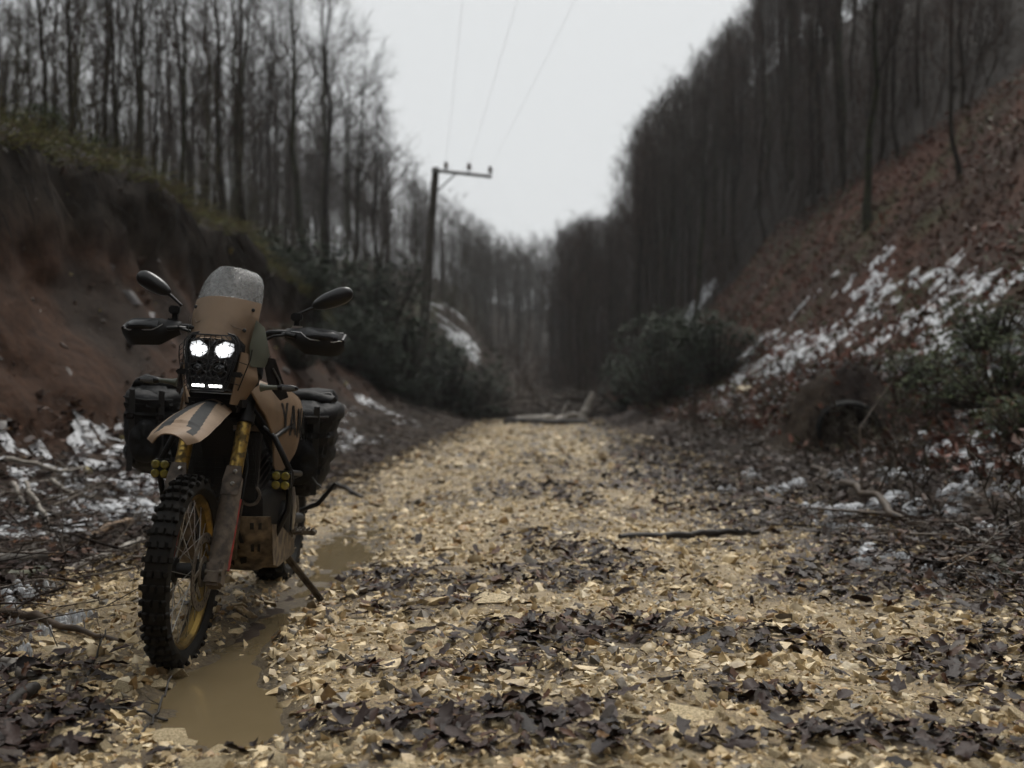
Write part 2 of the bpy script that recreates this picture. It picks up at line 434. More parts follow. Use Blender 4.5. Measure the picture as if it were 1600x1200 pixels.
# --- the gravel road: its own sheet over the ground, edges running out under the leaves
ry = 1.6 + (np.exp(np.linspace(0, 1, 420) * 2.6) - 1) / (math.exp(2.6) - 1) * 28.5
ru = np.linspace(-.06, 1.06, 130)
U, RY = np.meshgrid(ru, ry)
RXl = road_left(RY) + .25 * (fbm(RY * 1.1, RY * 0, 3, 40) - .5); RXr = road_right(RY) + .3 * (fbm(RY * 1.1, RY * 0 + 5, 3, 41) - .5)
RX = RXl + (RXr - RXl) * U
edge = sstep(-.05, .04, U) * (1 - sstep(.96, 1.05, U)) * (1 - sstep(29.0, 30.0, RY))
RZ = H(RX, RY) + .012 * edge - .05 * (1 - edge) + .012 * (fbm(RX * 14, RY * 14, 2, 42) - .5) * edge
lm = leafmask(RX, RY)
rt = np.zeros(RX.shape + (3,)) + C(.285, .212, .116)
rt = mixc(rt, C(.090, .064, .036), sstep(.46, .66, fbm(RX * 2.1, RY * 1.4, 4, 43)))
rt = mixc(rt, C(.030, .021, .015), np.clip(lm * 1.1, 0, 1))
rt = mixc(rt, C(.085, .062, .032), np.clip(rut(RX, RY) * 30, 0, 1))
road = link("gravel_road", grid_mesh("gravel_road", RX, RY, RZ, M['road'], rt))
tag(road, kind="structure")

# --- water standing in the wheel rut
wy = np.linspace(2.35, 8.3, 120); wu = np.linspace(-1, 1, 24)
WU, WY = np.meshgrid(wu, wy)
WX = np.interp(WY, _PY, _PX) + WU * (np.interp(WY, _PY, _PW) * 1.7 + .03)
wz = np.full_like(WX, WATER)
near = WY < 5.55
wz = np.where(WY > 5.3, WATER + .008, WATER)
puddle = link("puddle_water", grid_mesh("puddle_water", WX, WY, wz, M['water'], keep=(H(WX, WY) < wz + .03)))
tag(puddle, "long muddy brown puddle standing in the wheel rut beside the motorcycle", "puddle", kind="structure")

# --- stones of the road
stone_protos = [hull_proto(11, 100 + k, (1, .78 + .2 * (k % 3) / 2, .62 + .30 * (k % 4) / 3)) for k in range(28)]
def stone_batch(n, y0, y1, rmed, sig, rmax, seed):
    r = np.random.default_rng(seed)
    y = y0 + (y1 - y0) * r.random(n) ** 1.15
    lo = np.maximum(road_left(y) - .15, -(.5 * y + .2)); hi = np.minimum(road_right(y) + .25, .5 * y + .2)
    x = lo + (hi - lo) * r.random(n)
    rad = np.minimum(rmed * np.exp(sig * r.normal(size=n)), rmax)
    l = leafmask(x, y); wet = rut(x, y)
    ok = (r.random(n) > l * .45) & ((H(x, y) + rad * .3 > WATER + .002) | (r.random(n) < .02) | (wet < .012))
    return x[ok], y[ok], rad[ok]
bx = [stone_batch(50000, 2.3, 6.0, .0066, .66, .032, 1), stone_batch(28000, 6.0, 12.0, .0100, .5, .040, 2), stone_batch(12000, 12, 29, .020, .45, .06, 3),
      stone_batch(620, 2.5, 8.0, .023, .40, .058, 4)]
sxs, sys_, srs = (np.concatenate([b[k] for b in bx]) for k in range(3))
app = srs / sys_
order = np.argsort(-app)
big, small = order[:290], order[290:]
def stone_tint(n, r):
    t = np.zeros((n, 3)) + C(.80, .655, .410)
    t = t * (0.48 + .64 * r.random((n, 1)))
    g = r.random(n)
    t = np.where((g < .13)[:, None], C(.22, .20, .17) * (0.6 + .7 * r.random((n, 1))), t)
    t = np.where(((g > .13) & (g < .22))[:, None], C(.84, .74, .53) * (0.75 + .35 * r.random((n, 1))), t)
    t = np.where(((g > .22) & (g < .30))[:, None], C(.45, .29, .12) * (0.6 + .5 * r.random((n, 1))), t)
    return t
n = len(small)
rs = np.random.default_rng(8)
rot = euler_rot(.5 * rs.normal(size=n), .5 * rs.normal(size=n), rs.random(n) * 6.283)
scl = srs[small][:, None] * np.stack([1 + .3 * rs.random(n), 1 + .1 * rs.normal(size=n), .85 + .3 * rs.random(n)], -1)
pos = np.stack([sxs[small], sys_[small], H(sxs[small], sys_[small]) + .010 - srs[small] * .04], -1)
far_protos = [hull_proto(8, 160 + k, (1, .8, .6)) for k in range(12)]
farp = srs[small] / sys_[small] < .0021
pick = np.where(farp, 28 + rs.integers(0, 12, n), rs.integers(0, 28, n))
V, F, T = scatter_arrays(stone_protos + far_protos, pick, pos, rot, scl, stone_tint(n, rs))
gme = np_mesh("gravel", V, F, M['stone'], T)
gme.shade_smooth(); gme.set_sharp_from_angle(angle=R(48))
gravel = link("gravel", gme, road)
tag(gravel, kind="stuff")
big_meshes = []
for k in range(14):
    v, f = hull_proto(20, 300 + k, (1, .82, .55 + .08 * (k % 5)))
    big_meshes.append(np_mesh("stone", v, f, M['stone_one']))
    big_meshes[-1].shade_smooth(); big_meshes[-1].set_sharp_from_angle(angle=R(42))
for i in big:
    x, y, r0 = float(sxs[i]), float(sys_[i]), float(srs[i])
    o = link("stone", big_meshes[int(rs.integers(0, 14))], road)
    o.location = (x, y, zg(x, y) + r0 * .09)
    o.rotation_euler = (rs.normal() * .22, rs.normal() * .22, rs.random() * 6.283)
    o.scale = (r0 * (1 + .35 * rs.random()), r0, r0 * (.8 + .3 * rs.random()))

# --- dead leaves
def leaf_proto(seed, lobed):
    r = np.random.default_rng(seed); k = 14
    a = np.linspace(0, 2 * math.pi, k, endpoint=False)
    rad = (0.62 + .38 * np.cos(a) ** 2) * (1 + (.22 * np.cos(a * 5 + 1) if lobed else .0) + .10 * r.normal(size=k))
    P = np.stack([np.cos(a) * rad, np.sin(a) * rad * .72, np.zeros(k)], -1)
    P[:, 2] = .16 * r.normal() * P[:, 0] ** 2 + (.10 + .3 * r.random()) * np.abs(P[:, 1]) * r.choice([-1, 1, 1]) + .11 * r.normal(size=k)
    V = np.concatenate([[[0, 0, 0.]], P]); F = np.array([[0, 1 + j, 1 + (j + 1) % k] for j in range(k)])
    return V, F
leaf_protos = [leaf_proto(500 + k, k % 2) for k in range(16)]
def leaf_tint(n, r, dark=True):
    t = (np.zeros((n, 3)) + C(.038, .020, .015)) * (.35 + 1.0 * r.random((n, 1)))
    g = r.random(n)
    t = np.where((g < .16)[:, None], C(.100, .045, .022) * (.6 + .6 * r.random((n, 1))), t)
    t = np.where(((g > .16) & (g < .26))[:, None], C(.060, .045, .034) * (.6 + .6 * r.random((n, 1))), t)
    t = np.where((g > .988)[:, None], C(.20, .11, .04), t)
    return t
rl = np.random.default_rng(21)
def leaf_points(n, y0, y1, p):
    y = y0 + (y1 - y0) * rl.random(n) ** p
    x = (rl.random(n) * 2 - 1) * (.5 * y + .2)
    ok = (rl.random(n) < leafmask(x, y) ** 1.2 * 1.0 + .012) & (H(x, y) > WATER - .004) & (road_left(y) - x < 2.2) & (x - road_right(y) < 3.5)
    return x[ok], y[ok]
la = leaf_points(15000, 2.4, 6.2, 1.1); lb = leaf_points(17000, 6.2, 16, 1.2); lc = leaf_points(10000, 14, 30, 1.1)
lx, ly = np.concatenate([la[0], lb[0], lc[0]]), np.concatenate([la[1], lb[1], lc[1]])
lr = (.018 + .028 * rl.random(len(lx)) ** 1.5) * np.where(ly > 8, 1.35, 1.0)
order = np.argsort(-(lr / ly))
lbig, lsm = order[:290], order[290:]
n = len(lsm)
tilt = .30
rot = euler_rot(tilt * rl.normal(size=n), tilt * rl.normal(size=n), rl.random(n) * 6.283)
scl = lr[lsm][:, None] * np.stack([1 + .3 * rl.random(n), .7 + .5 * rl.random(n), .6 + .7 * rl.random(n)], -1)
pos = np.stack([lx[lsm], ly[lsm], H(lx[lsm], ly[lsm]) + .020 + .022 * rl.random(n) * (1 + leafmask(lx[lsm], ly[lsm]))], -1)
V, F, T = scatter_arrays(leaf_protos, rl.integers(0, 16, n), pos, rot, scl, leaf_tint(n, rl))
litter = link("leaf_litter", np_mesh("leaf_litter", V, F, M['leaf'], T, smooth=True), ground)
tag(litter, kind="stuff")
leaf_meshes = [np_mesh("leaf", v, f, M['leaf_one'], smooth=True) for v, f in leaf_protos]
for i in lbig:
    x, y, r0 = float(lx[i]), float(ly[i]), float(lr[i])
    o = link("leaf", leaf_meshes[int(rl.integers(0, 16))], ground)
    o.location = (x, y, zg(x, y) + .026 + .022 * rl.random())
    o.rotation_euler = (rl.normal() * .24, rl.normal() * .24, rl.random() * 6.283)
    o.scale = (r0 * (1 + .3 * rl.random()), r0 * (.8 + .4 * rl.random()), r0 * (.7 + .7 * rl.random()))

# --- rusty bracken and fallen leaves on the open slope to the right, and on the left apron
n = 78000
rb = np.random.default_rng(33)
y = 6 + 50 * rb.random(n) ** 1.3; dr = 1.0 + 13 * rb.random(n)
x = road_right(y) + dr
sel = in_view(x, y, 1.0) & (x < redge(y) + .6)
x, y = x[sel], y[sel]; n = len(x)
pn = fbm(x * .8, y * .8, 3, 51)
tint = np.where((pn > .52)[:, None], C(.150, .056, .036), C(.095, .043, .026)) * (.5 + .9 * rb.random((n, 1)))
tint = np.where((rb.random(n) < .10 + .35 * (fbm(x * .5, y * .5, 2, 52) > .6))[:, None], C(.075, .072, .030) * (.6 + .6 * rb.random((n, 1))), tint)
rot = rand_rot(n, rb)
sz = .03 + .07 * rb.random(n) ** 1.5
pos = np.stack([x, y, H(x, y) + .02 + .16 * rb.random(n) ** 2], -1)
simple = [(np.array([[-1, 0, 0], [-.1, .7, .25], [1, .05, -.1], [.1, -.6, .3], [0, 0, 0.]]) + np.random.default_rng(k_).normal(size=(5, 3)) * .12, np.array([[0, 4, 1], [1, 4, 2], [2, 4, 3], [3, 4, 0]])) for k_ in range(16)]
V, F, T = scatter_arrays(simple, rb.integers(0, 16, n), pos, rot, sz[:, None] * np.array([[1, .6, .8]]), tint)
tag(link("bracken", np_mesh("bracken", V, F, M['leaf'], T, smooth=True)), "rust brown dead bracken and leaves covering the open slope on the right", "bracken", kind="stuff")

# --- clods, stones and fallen leaves on the cut bank
rk_ = np.random.default_rng(57); n = 2000
y = 5.5 + 19 * rk_.random(n) ** 1.1; dl = 1.0 + 2.9 * rk_.random(n) ** 1.1
x = road_left(y) - dl
pos = np.stack([x + LIPX(x, y), y, H(x, y)], -1)
r0 = .010 + .060 * rk_.random(n) ** 5
tint = np.where((rk_.random(n) < .55)[:, None], C(.050, .026, .015), C(.040, .030, .024)) * (.5 + .9 * rk_.random((n, 1)))
tint = np.where((rk_.random(n) < .03)[:, None], C(.26, .22, .06), tint)
V, F, T = scatter_arrays(stone_protos, rk_.integers(0, 28, n), pos, rand_rot(n, rk_), r0[:, None] * np.ones((1, 3)), tint)
tag(link("bank_clods", np_mesh("bank_clods", V, F, M['stone'], T), ground), kind="stuff")

# --- snow lying in patches
def snow_sheet(xs, yl, fn, depth):
    X, Yy = np.meshgrid(xs, yl)
    m = fn(X, Yy)
    Zs = H(X, Yy) + np.clip(m, -.6, 1) * depth
    X2 = X + LIPX(X, Yy)
    return X2, Yy, Zs, m > -.12
def snow_right(x, y):
    d = x - road_right(y)
    band = sstep(.5, 1.6, d) * (1 - .95 * sstep(22, 32, y)) * (1 - sstep(4.8, 7.4, d + 2.2 * (fbm(x * .4, y * .4, 3, 61) - .5)))
    band = band * (1 - np.exp(-((x - 3.9) / .9) ** 4 - ((y - 12.3) / 1.3) ** 4))
    n_ = .56 * fbm(x * 1.0, y * .8, 4, 62) + .44 * fbm(x * 4.6, y * 3.4, 4, 63)
    return (n_ - .487 - .55 * (1 - band)) * 3.2
def snow_left(x, y):
    d = road_left(y) - x
    band = sstep(.2, .8, d) * (1 - sstep(1.9, 2.6, d)) * (y < 22) * (1 - .22 * sstep(10, 14, y)) + .9 * sstep(4.0, 4.4, d) * (1 - sstep(5.2, 6.5, d)) * (y < 20) + .35 * ((y > 23) & (d < 7) & (d > .2))
    n_ = .45 * fbm(x * 1.3, y * .9, 4, 64) + .55 * fbm(x * 7, y * 7, 2, 65)
    return (n_ - .49 - .60 * (1 - np.clip(band, 0, 1))) * 3.2
_sp = gpx(1088, 476)
def snow_far(x, y):
    n_ = fbm(x * .35, y * .3, 4, 66)
    spot = np.exp(-((x + 3.0 + (y - 58) * .12) / 1.2) ** 2 - ((y - 58) / 7) ** 2) * .30 + np.exp(-((x - .1) / .9) ** 2 - ((y - 46) / 4) ** 2) * .26 + np.exp(-((x - _sp[0]) / .8) ** 2 - ((y - _sp[1]) / 1.6) ** 2) * .34
    return (n_ * (spot > .03) - .80 + spot) * 3
parts = [snow_sheet(np.arange(2.4, 12.5, .06), np.arange(6.5, 26, .08), snow_right, .035), snow_sheet(np.arange(2.8, 16, .12), np.arange(26, 52, .15), snow_right, .06),
         snow_sheet(np.arange(-8.5, -1.6, .045), np.arange(4.4, 24, .07), snow_left, .045), snow_sheet(np.arange(-9, -1, .1), np.arange(24, 42, .12), snow_left, .05),
         snow_sheet(np.arange(-12, 14, .14), np.arange(40, 75, .2), snow_far, .12)]
Vs, Fs, b0 = [], [], 0
for (X, Yy, Zs, kp) in parts:
    ny, nx = X.shape
    V = np.stack([X, Yy, Zs], -1).reshape(-1, 3)
    i = np.arange(ny - 1)[:, None] * nx + np.arange(nx - 1)[None, :]
    F = np.stack([i, i + 1, i + nx + 1, i + nx], -1).reshape(-1, 4)
    kf = kp[:-1, :-1] | kp[1:, :-1] | kp[:-1, 1:] | kp[1:, 1:]
    F = F[kf.ravel() & in_view(V[F[:, 0], 0], V[F[:, 0], 1], .8)]
    u, inv = np.unique(F, return_inverse=True)
    Vs.append(V[u]); Fs.append(inv.reshape(-1, 4) + b0); b0 += len(u)
# little heaps caught on leaves and twigs near the camera
heap_v, heap_f = [], []
rh = np.random.default_rng(70)
def snow_heap(cx, cy, rx, ry, h, lift=.03):
    global b0
    k = 26
    a = np.linspace(0, 2 * math.pi, k, endpoint=False); rr = np.linspace(0, 1, 9)
    A, Rr = np.meshgrid(a, rr)
    wob = .35 + 1.25 * fbm(np.cos(A) * 2.0 + cx * 7, np.sin(A) * 2.0 + cy * 7, 3, 71)
    X = cx + np.cos(A) * Rr * rx * wob; Y_ = cy + np.sin(A) * Rr * ry * wob
    Zz = H(X, Y_) + (lift + h * (.2 + 1.5 * fbm(X * 30, Y_ * 30, 3, 72))) * (1 - Rr ** 2.6) - .006 * Rr + .03 * (fbm(X * 45, Y_ * 45, 2, 73) - .5) * Rr
    V = np.stack([X, Y_, Zz], -1).reshape(-1, 3)
    i = np.arange(8)[:, None] * k + np.arange(k)[None]; j = np.arange(8)[:, None] * k + (np.arange(k)[None] + 1) % k
    F = np.stack([i, j, j + k, i + k], -1).reshape(-1, 4)
    Vs.append(V); Fs.append(F + b0); b0 += len(V)
for (u, v, w, hh) in ((1265, 800, 26, .03), (1305, 808, 30, .035), (1215, 768, 22, .03), (1395, 790, 34, .03), (1420, 802, 22, .03), (1350, 888, 16, .025), (1372, 872, 28, .03), (1410, 878, 14, .02),
                      (1340, 835, 26, .02), (1290, 828, 16, .02), (1470, 908, 22, .02), (1550, 915, 20, .02), (1485, 802, 22, .02), (1540, 832, 22, .02), (1390, 748, 26, .03), (1495, 772, 30, .03), (1580, 770, 26, .03),
                      (940, 1143, 16, .012), (1010, 1120, 10, .008), (25, 940, 26, .03), (60, 925, 20, .025), (95, 985, 30, .035), (70, 1000, 14, .02), (130, 975, 14, .02), (20, 985, 22, .03), (10, 960, 18, .03),
                      (175, 810, 40, .04), (205, 795, 34, .04), (225, 815, 26, .04), (150, 800, 24, .03), (40, 1030, 16, .02), (200, 772, 30, .03), (225, 760, 26, .03), (110, 765, 24, .03), (1195, 772, 20, .02),
                      (1140, 770, 14, .02), (1170, 745, 18, .02), (1240, 760, 16, .02), (1320, 745, 22, .02), (1440, 745, 26, .02), (1530, 745, 26, .02)):
    gx, gy, gz = gpx(u, v)
    w = w * .85
    for q in range(7 + int(w / 4)):
        ox, oy = rh.normal() * w * .6 / FPX * gy, rh.normal() * w * 1.0 / FPX * gy
        s = w * (.12 + .40 * rh.random() ** 1.8) / FPX * gy
        snow_heap(gx + ox, gy + oy, s * (1 + .9 * rh.random()), s * (.7 + .6 * rh.random()), min(hh * 1.3, s * .6) * (.45 + .6 * rh.random()), (.030 + .024 * rh.random()) if gy > 3.7 else .016)
snow = link("snow", np_mesh("snow", np.concatenate(Vs), np.concatenate(Fs), M['snow'], smooth=True))
tag(snow, "thin patches of old snow lying on the slopes and among the leaves", "snow", kind="stuff")

# ================================================================== TREES
class Segs:
    def __init__(s): s.a, s.b, s.ra, s.rb = [], [], [], []
    def add(s, p, q, r0, r1): s.a.append(p); s.b.append(q); s.ra.append(r0); s.rb.append(r1)
    def mesh(s, name, mat, n=3, smooth=True):
        V, F = seg_arrays(s.a, s.b, s.ra, s.rb, n)
        return np_mesh(name, V, F, mat, smooth=smooth)
def unit(v): return v / (np.linalg.norm(v) + 1e-9)
def tube_np(path, rad, n=8):
    path = np.asarray(path, float); k = len(path)
    t = np.gradient(path, axis=0); V = []
    up = np.array([1., 0, 0]) if abs(unit(t[0])[2]) > .8 else np.array([0, 0, 1.])
    for i in range(k):
        d = unit(t[i]); u = unit(np.cross(d, up)); v = np.cross(d, u)
        a = np.arange(n) * 2 * math.pi / n
        V.append(path[i] + rad[i] * (np.cos(a)[:, None] * u + np.sin(a)[:, None] * v))
    V = np.concatenate(V)
    i = np.arange(k - 1)[:, None] * n + np.arange(n)[None]; j = np.arange(k - 1)[:, None] * n + (np.arange(n)[None] + 1) % n
    return V, np.stack([i, j, j + n, i + n], -1).reshape(-1, 4)

def tree_proto(seed, h, r0, first, n_limb, spread, twig, dens, mat_t, mat_c):
    """bare broadleaf tree: a tapered trunk mesh and a crown mesh of limbs, branches and twigs"""
    r = np.random.default_rng(seed)
    k = 14; zs = np.linspace(-.5, h * .96, k)
    lean = r.normal(size=2) * .02
    wob = np.cumsum(r.normal(size=(k, 2)) * .07, 0); wob -= wob[0]
    path = np.stack([wob[:, 0] + lean[0] * zs, wob[:, 1] + lean[1] * zs, zs], -1)
    rad = r0 * np.clip(1 - zs / h, .03, 1) ** .8; rad[0] = r0 * 1.55; rad[1] *= 1.12
    V, F = tube_np(path, rad, 8)
    trunk = np_mesh("trunk", V, F, mat_t, smooth=True)
    at = lambda z: np.array([np.interp(z, zs, path[:, 0]), np.interp(z, zs, path[:, 1]), z])
    ra = lambda z: float(np.interp(z, zs, rad))
    S = Segs()
    def grow(p, d, L, rr, lev):
        nseg = 4 if lev == 0 else 3
        pts = [p]; rs_ = [rr]
        for i in range(nseg):
            d = unit(d + r.normal(size=3) * .16 + np.array([0, 0, .10 if lev else .16]))
            q = pts[-1] + d * L / nseg; r1 = rr * (1 - (i + 1) / nseg * .8)
            S.add(pts[-1], q, rs_[-1], r1); pts.append(q); rs_.append(r1)
        if lev >= 2: return
        cnt = int((L * 2.2 + 2) * dens) if lev == 0 else int((L * 3.2 + 2) * dens)
        for c in range(cnt):
            f = .2 + .8 * r.random(); i = min(int(f * nseg), nseg - 1); g = f * nseg - i
            b = pts[i] * (1 - g) + pts[i + 1] * g
            ax = unit(pts[i + 1] - pts[i])
            nd = unit(ax * .75 + r.normal(size=3) * .55 + np.array([0, 0, .12]))
            grow(b, nd, L * (.5 if lev == 0 else .55) * (1.1 - .6 * f) + .25, max(rr * (.42 if lev == 0 else .4), twig), lev + 1)
    for c in range(n_limb):
        f = first + (1 - first) * ((c + r.random()) / n_limb) ** .9
        z = min(f * h, h * .95); az = c * 2.4 + r.random() * .9
        el = .55 + .5 * f + .2 * r.normal()
        d = np.array([math.cos(az) * math.cos(el), math.sin(az) * math.cos(el), math.sin(el)])
        L = spread * (1.15 - .75 * max(0, (f - first) / (1 - first))) * (.7 + .5 * r.random())
        grow(at(z), d, L, max(ra(z) * .5, .02), 0)
    # fine shoots up the trunk
    for c in range(int(10 * dens)):
        z = h * (.12 + .5 * r.random()); az = r.random() * 6.28
        d = np.array([math.cos(az), math.sin(az), .3 + .5 * r.random()])
        grow(at(z), unit(d), .5 + .9 * r.random(), .012, 1)
    crown = S.mesh("crown", mat_c)
    return trunk, crown
TP = []
specs = [(15, .13, .30, 17, 3.0), (17, .15, .38, 18, 3.2), (13, .10, .28, 15, 2.5), (18, .17, .42, 18, 3.5), (12, .085, .22, 14, 2.1), (16, .12, .35, 18, 2.8), (14, .11, .45, 14, 2.6)]
for k, (h, r0, fi, nl, sp) in enumerate(specs):
    TP.append(tree_proto(900 + k, h, r0, fi, nl, sp, .0080, 1.0, M['moss_bark'] if k in (3, 5) else M['bark'], M['twig'] if k % 2 else M['twig_red']))
def put_tree(name, k, x, y, s, label, group=None, z=None, thick=1.0, lean=(0, 0), rz=None):
    t, c = TP[k]
    zz = zg(x, y) if z is None else z
    fs = fit_height(x, y, zz, specs[k][0] * 1.06, specs[k][4] * .5 * s)
    if group and fs < .42: return None
    s = max(min(s, fs), .42)
    e = empty(name, (x, y, zz), (lean[0], lean[1], random.random() * 6.28 if rz is None else rz))
    e.scale = (s * thick, s * thick, s)
    link("trunk", t, e); link("crown", c, e)
    tag(e, label, "tree", group)
    return e
TREES = []
# height of the wood's outline against the sky, surveyed: px -> lowest picture row a crown may reach
_SKX = [560, 600, 620, 640, 660, 700, 740, 760, 800, 830, 870, 900, 945, 958, 1000, 1080, 1150, 1200]
_SKY = [-200, 0, 60, 165, 240, 296, 316, 345, 368, 370, 336, 338, 322, 215, 150, 62, 0, -200]
def fit_height(x, y, z, h, w):
    """the scale that keeps a tree of height h and crown half-width w under the wood's outline"""
    lim = max(np.interp(800 + FPX * (x + e) / y, _SKX, _SKY) for e in (-w, -.5 * w, 0, .5 * w, w))
    top = 1.0 - (lim - 600) / FPX * y
    return (top - z) / h
_TH = []
def far_enough(x, y, d):
    return all((x - a) ** 2 + (y - b) ** 2 > d * d for a, b in TREES)
# trees that stand out in the picture
def on_slope(u, Yd):
    x = (u - 800) / FPX * Yd
    return x, Yd
for (u, Yd, k, s, th, lab) in (
        (281, 24, 5, 1.15, 1.05, "straight dark tree trunk rising alone against the sky above the motorcycle's windscreen"),
        (352, 31, 0, 1.10, 1.25, "thick dark tree second to the right of the lone trunk above the windscreen"),
        (374, 38, 5, 1.0, 1.1, "thinner tree close beside the thick dark one above the right mirror"),
        (465, 34, 3, 1.02, 1.05, "tall mossy tree with a straight dark trunk on the left slope, nearest the sky gap"),
        (213, 21, 1, 1.0, .95, "dark tree left of the lone straight trunk at the top of the bank"),
        (553, 44, 5, 1.0, 1.1, "tree with dark trunk and fine crown at the inner end of the left wood"),
        (592, 52, 6, 1.05, 1.1, "rightmost bare tree of the left wood, its twigs fringing the open sky"),
        (110, 19, 0, .9, .9, "slim tree above the snowy bank edge at the far left"),
        (60, 17, 4, 1.1, 1.1, "slim tree at the left border of the picture above the snowy bank edge"),
        (1358, 25, 3, 1.25, 1.35, "thick mossy tree standing at the lower edge of the right wood"),
        (1046, 46, 1, 1.0, 1.05, "dark tree at the lower tip of the right wood above the evergreen bush"),
        (1095, 47, 5, .95, 1.0, "dark leafless tree just right of the tip of the right wood"),
        (990, 62, 0, 1.0, 1.1, "round crowned bare tree ending the right wood against the sky"),
        (1500, 22, 2, 1.1, 1.2, "slender tree at the foot of the right wood where the slope leaves the picture")):
    x, yy = on_slope(u, Yd)
    TREES.append((x, yy)); put_tree("bare_tree", k, x, yy, s, lab, None, thick=th)
rt_ = np.random.default_rng(44)
def forest(n, xy, dmin, smin, smax, label, group, sel=(0, 1, 2, 3, 4, 5, 6)):
    c = 0; tries = 0
    while c < n and tries < n * 60:
        tries += 1
        x, y = xy()
        if not (abs(x) < .5 * y + 1.5) or not far_enough(x, y, dmin): continue
        TREES.append((x, y)); c += 1
        put_tree("bare_tree", int(rt_.choice(sel)), x, y, smin + (smax - smin) * rt_.random(), label, group, lean=(rt_.normal() * .02, rt_.normal() * .02), thick=.8 + .35 * rt_.random())
    return c
def xy_left():
    y = 15 + 75 * rt_.random() ** 1.1
    d = (5.0 if y < 26 else 4.2) + 26 * rt_.random() ** 1.2
    return float(road_left(y)) - d, y
def xy_right():
    y = 16 + 72 * rt_.random() ** 1.5
    return float(redge(y)) + .2 + 16 * rt_.random() ** 1.35, y
nl_ = forest(105, xy_left, 1.15, .75, 1.05, "bare slender tree among the crowd of trunks in the left wood", "bare trees of the wood on the left slope")
nr_ = forest(255, xy_right, .7, .72, 1.0, "bare slender tree among the crowd of trunks in the right wood", "bare trees of the wood on the right slope")

# --- the wood closing the valley and filling the slopes behind: reads as one mass
def light_proto(seed, h):
    r = np.random.default_rng(seed); S = Segs()
    S.add(np.array([0, 0, -.5]), np.array([r.normal() * .2, r.normal() * .2, h * .55]), .14, .09); S.add(S.b[0], S.b[0] + np.array([r.normal() * .2, r.normal() * .2, h * .42]), .09, .02)
    for c in range(20):
        f = .3 + .68 * r.random(); az = r.random() * 6.28; L = (1.25 - f) * 3.4 + .3
        p = np.array([0, 0, f * h]); d = unit(np.array([math.cos(az), math.sin(az), .7 + .8 * r.random()]))
        q = p + d * L; S.add(p, q, .035, .012)
        for e in range(4):
            g = .3 + .7 * r.random(); b = p + d * L * g
            nd = unit(d + r.normal(size=3) * .6); w = b + nd * L * .5
            S.add(b, w, .016, .008)
            for e2 in range(1):
                S.add(b + (w - b) * (.4 + .5 * r.random()), w + r.normal(size=3) * L * .28, .011, .007)
    return seg_arrays(S.a, S.b, S.ra, S.rb, 3)
lp = [light_proto(60 + k, 13 + 1.3 * k) for k in range(4)]
pts = []
rf = np.random.default_rng(61)
while len(pts) < 320:
    y = 58 + 130 * rf.random() ** 1.25; x = (rf.random() * 2 - 1) * (.5 * y + 4)
    gap = road_left(y) - 2.5 < x < road_right(y) + 2.0 and y < 92
    if gap or (y < 70 and -11 < x < 6): continue
    pts.append((x, y))
for q in range(60):
    pts.append((-7 + 10 * rf.random(), 96 + 50 * rf.random()))
for q in range(170):
    pts.append((-30 + 62 * rf.random(), 92 + 62 * rf.random()))
pts = np.array(pts); n = len(pts)
rot = euler_rot(rf.normal(size=n) * .03, rf.normal(size=n) * .03, rf.random(n) * 6.28)
zz_ = H(pts[:, 0], pts[:, 1])
sv = np.array([min(.72 + .4 * rf.random(), fit_height(a, b, c, 16.5, 1.2)) for (a, b), c in zip(pts, zz_)])
pts = pts[sv > .3]; rot = rot[sv > .3]; sv = sv[sv > .3]; n = len(pts)
sc = sv[:, None] * np.ones((1, 3))
V, F, _ = scatter_arrays(lp, rf.integers(0, 4, n), np.stack([pts[:, 0], pts[:, 1], H(pts[:, 0], pts[:, 1])], -1), rot, sc)
tag(link("distant_forest", np_mesh("distant_forest", V, F, M['twig'], smooth=True)), "hazy bare wood closing off the far end of the valley", "forest", kind="stuff")

# --- scrub: leafless thicket of saplings under the trees
def scrub(name, n, xy, h0, h1, mat, label, seed, col, spread=.18):
    r = np.random.default_rng(seed); S = Segs(); tint = []
    for i in range(n):
        x, y = xy(r)
        if not abs(x) < .5 * y + 1: continue
        h = h0 + (h1 - h0) * r.random() ** 1.4
        p = np.array([x, y, zg(x, y) - .05]); d = unit(np.array([r.normal() * spread, r.normal() * spread, 1.0]))
        cc = np.array(col[int(r.integers(0, len(col)))]) * (.6 + .7 * r.random())
        rad = .006 + .0035 * h
        for s_ in range(4):
            q = p + unit(d + r.normal(size=3) * .12) * h / 4
            S.add(p, q, rad * (1 - .22 * s_), rad * (1 - .22 * (s_ + 1))); tint.append(cc)
            for e in range(3):
                b = p + (q - p) * r.random()
                w = b + unit(d + r.normal(size=3) * .6) * h * (.10 + .22 * r.random())
                S.add(b, w, rad * .5, .004); tint.append(cc)
                w2 = b + (w - b) * .5; S.add(w2, w2 + unit(d + r.normal(size=3) * .7) * h * .14, .005, .004); tint.append(cc)
            p = q
    V, F = seg_arrays(S.a, S.b, S.ra, S.rb, 3)
    T = np.repeat(np.array(tint), 6, 0)
    return tag(link(name, np_mesh(name, V, F, M['brush'], T, smooth=True)), label, "scrub", kind="stuff")
def scrub_left(r):
    y = 17 + 55 * r.random() ** 1.1; return float(road_left(y)) - (4.0 if y < 26 else 3.2) - 13 * r.random(), y
scrub("leafless_scrub", 1150, scrub_left, 1.2, 4.6, 'brush', "brown leafless scrub and saplings under the left wood", 71, ((.055, .045, .024), (.042, .033, .022), (.052, .048, .020)))
def scrub_right(r):
    y = 16 + 55 * r.random() ** 1.4; return float(redge(y)) + .1 + 12 * r.random() ** 1.3, y
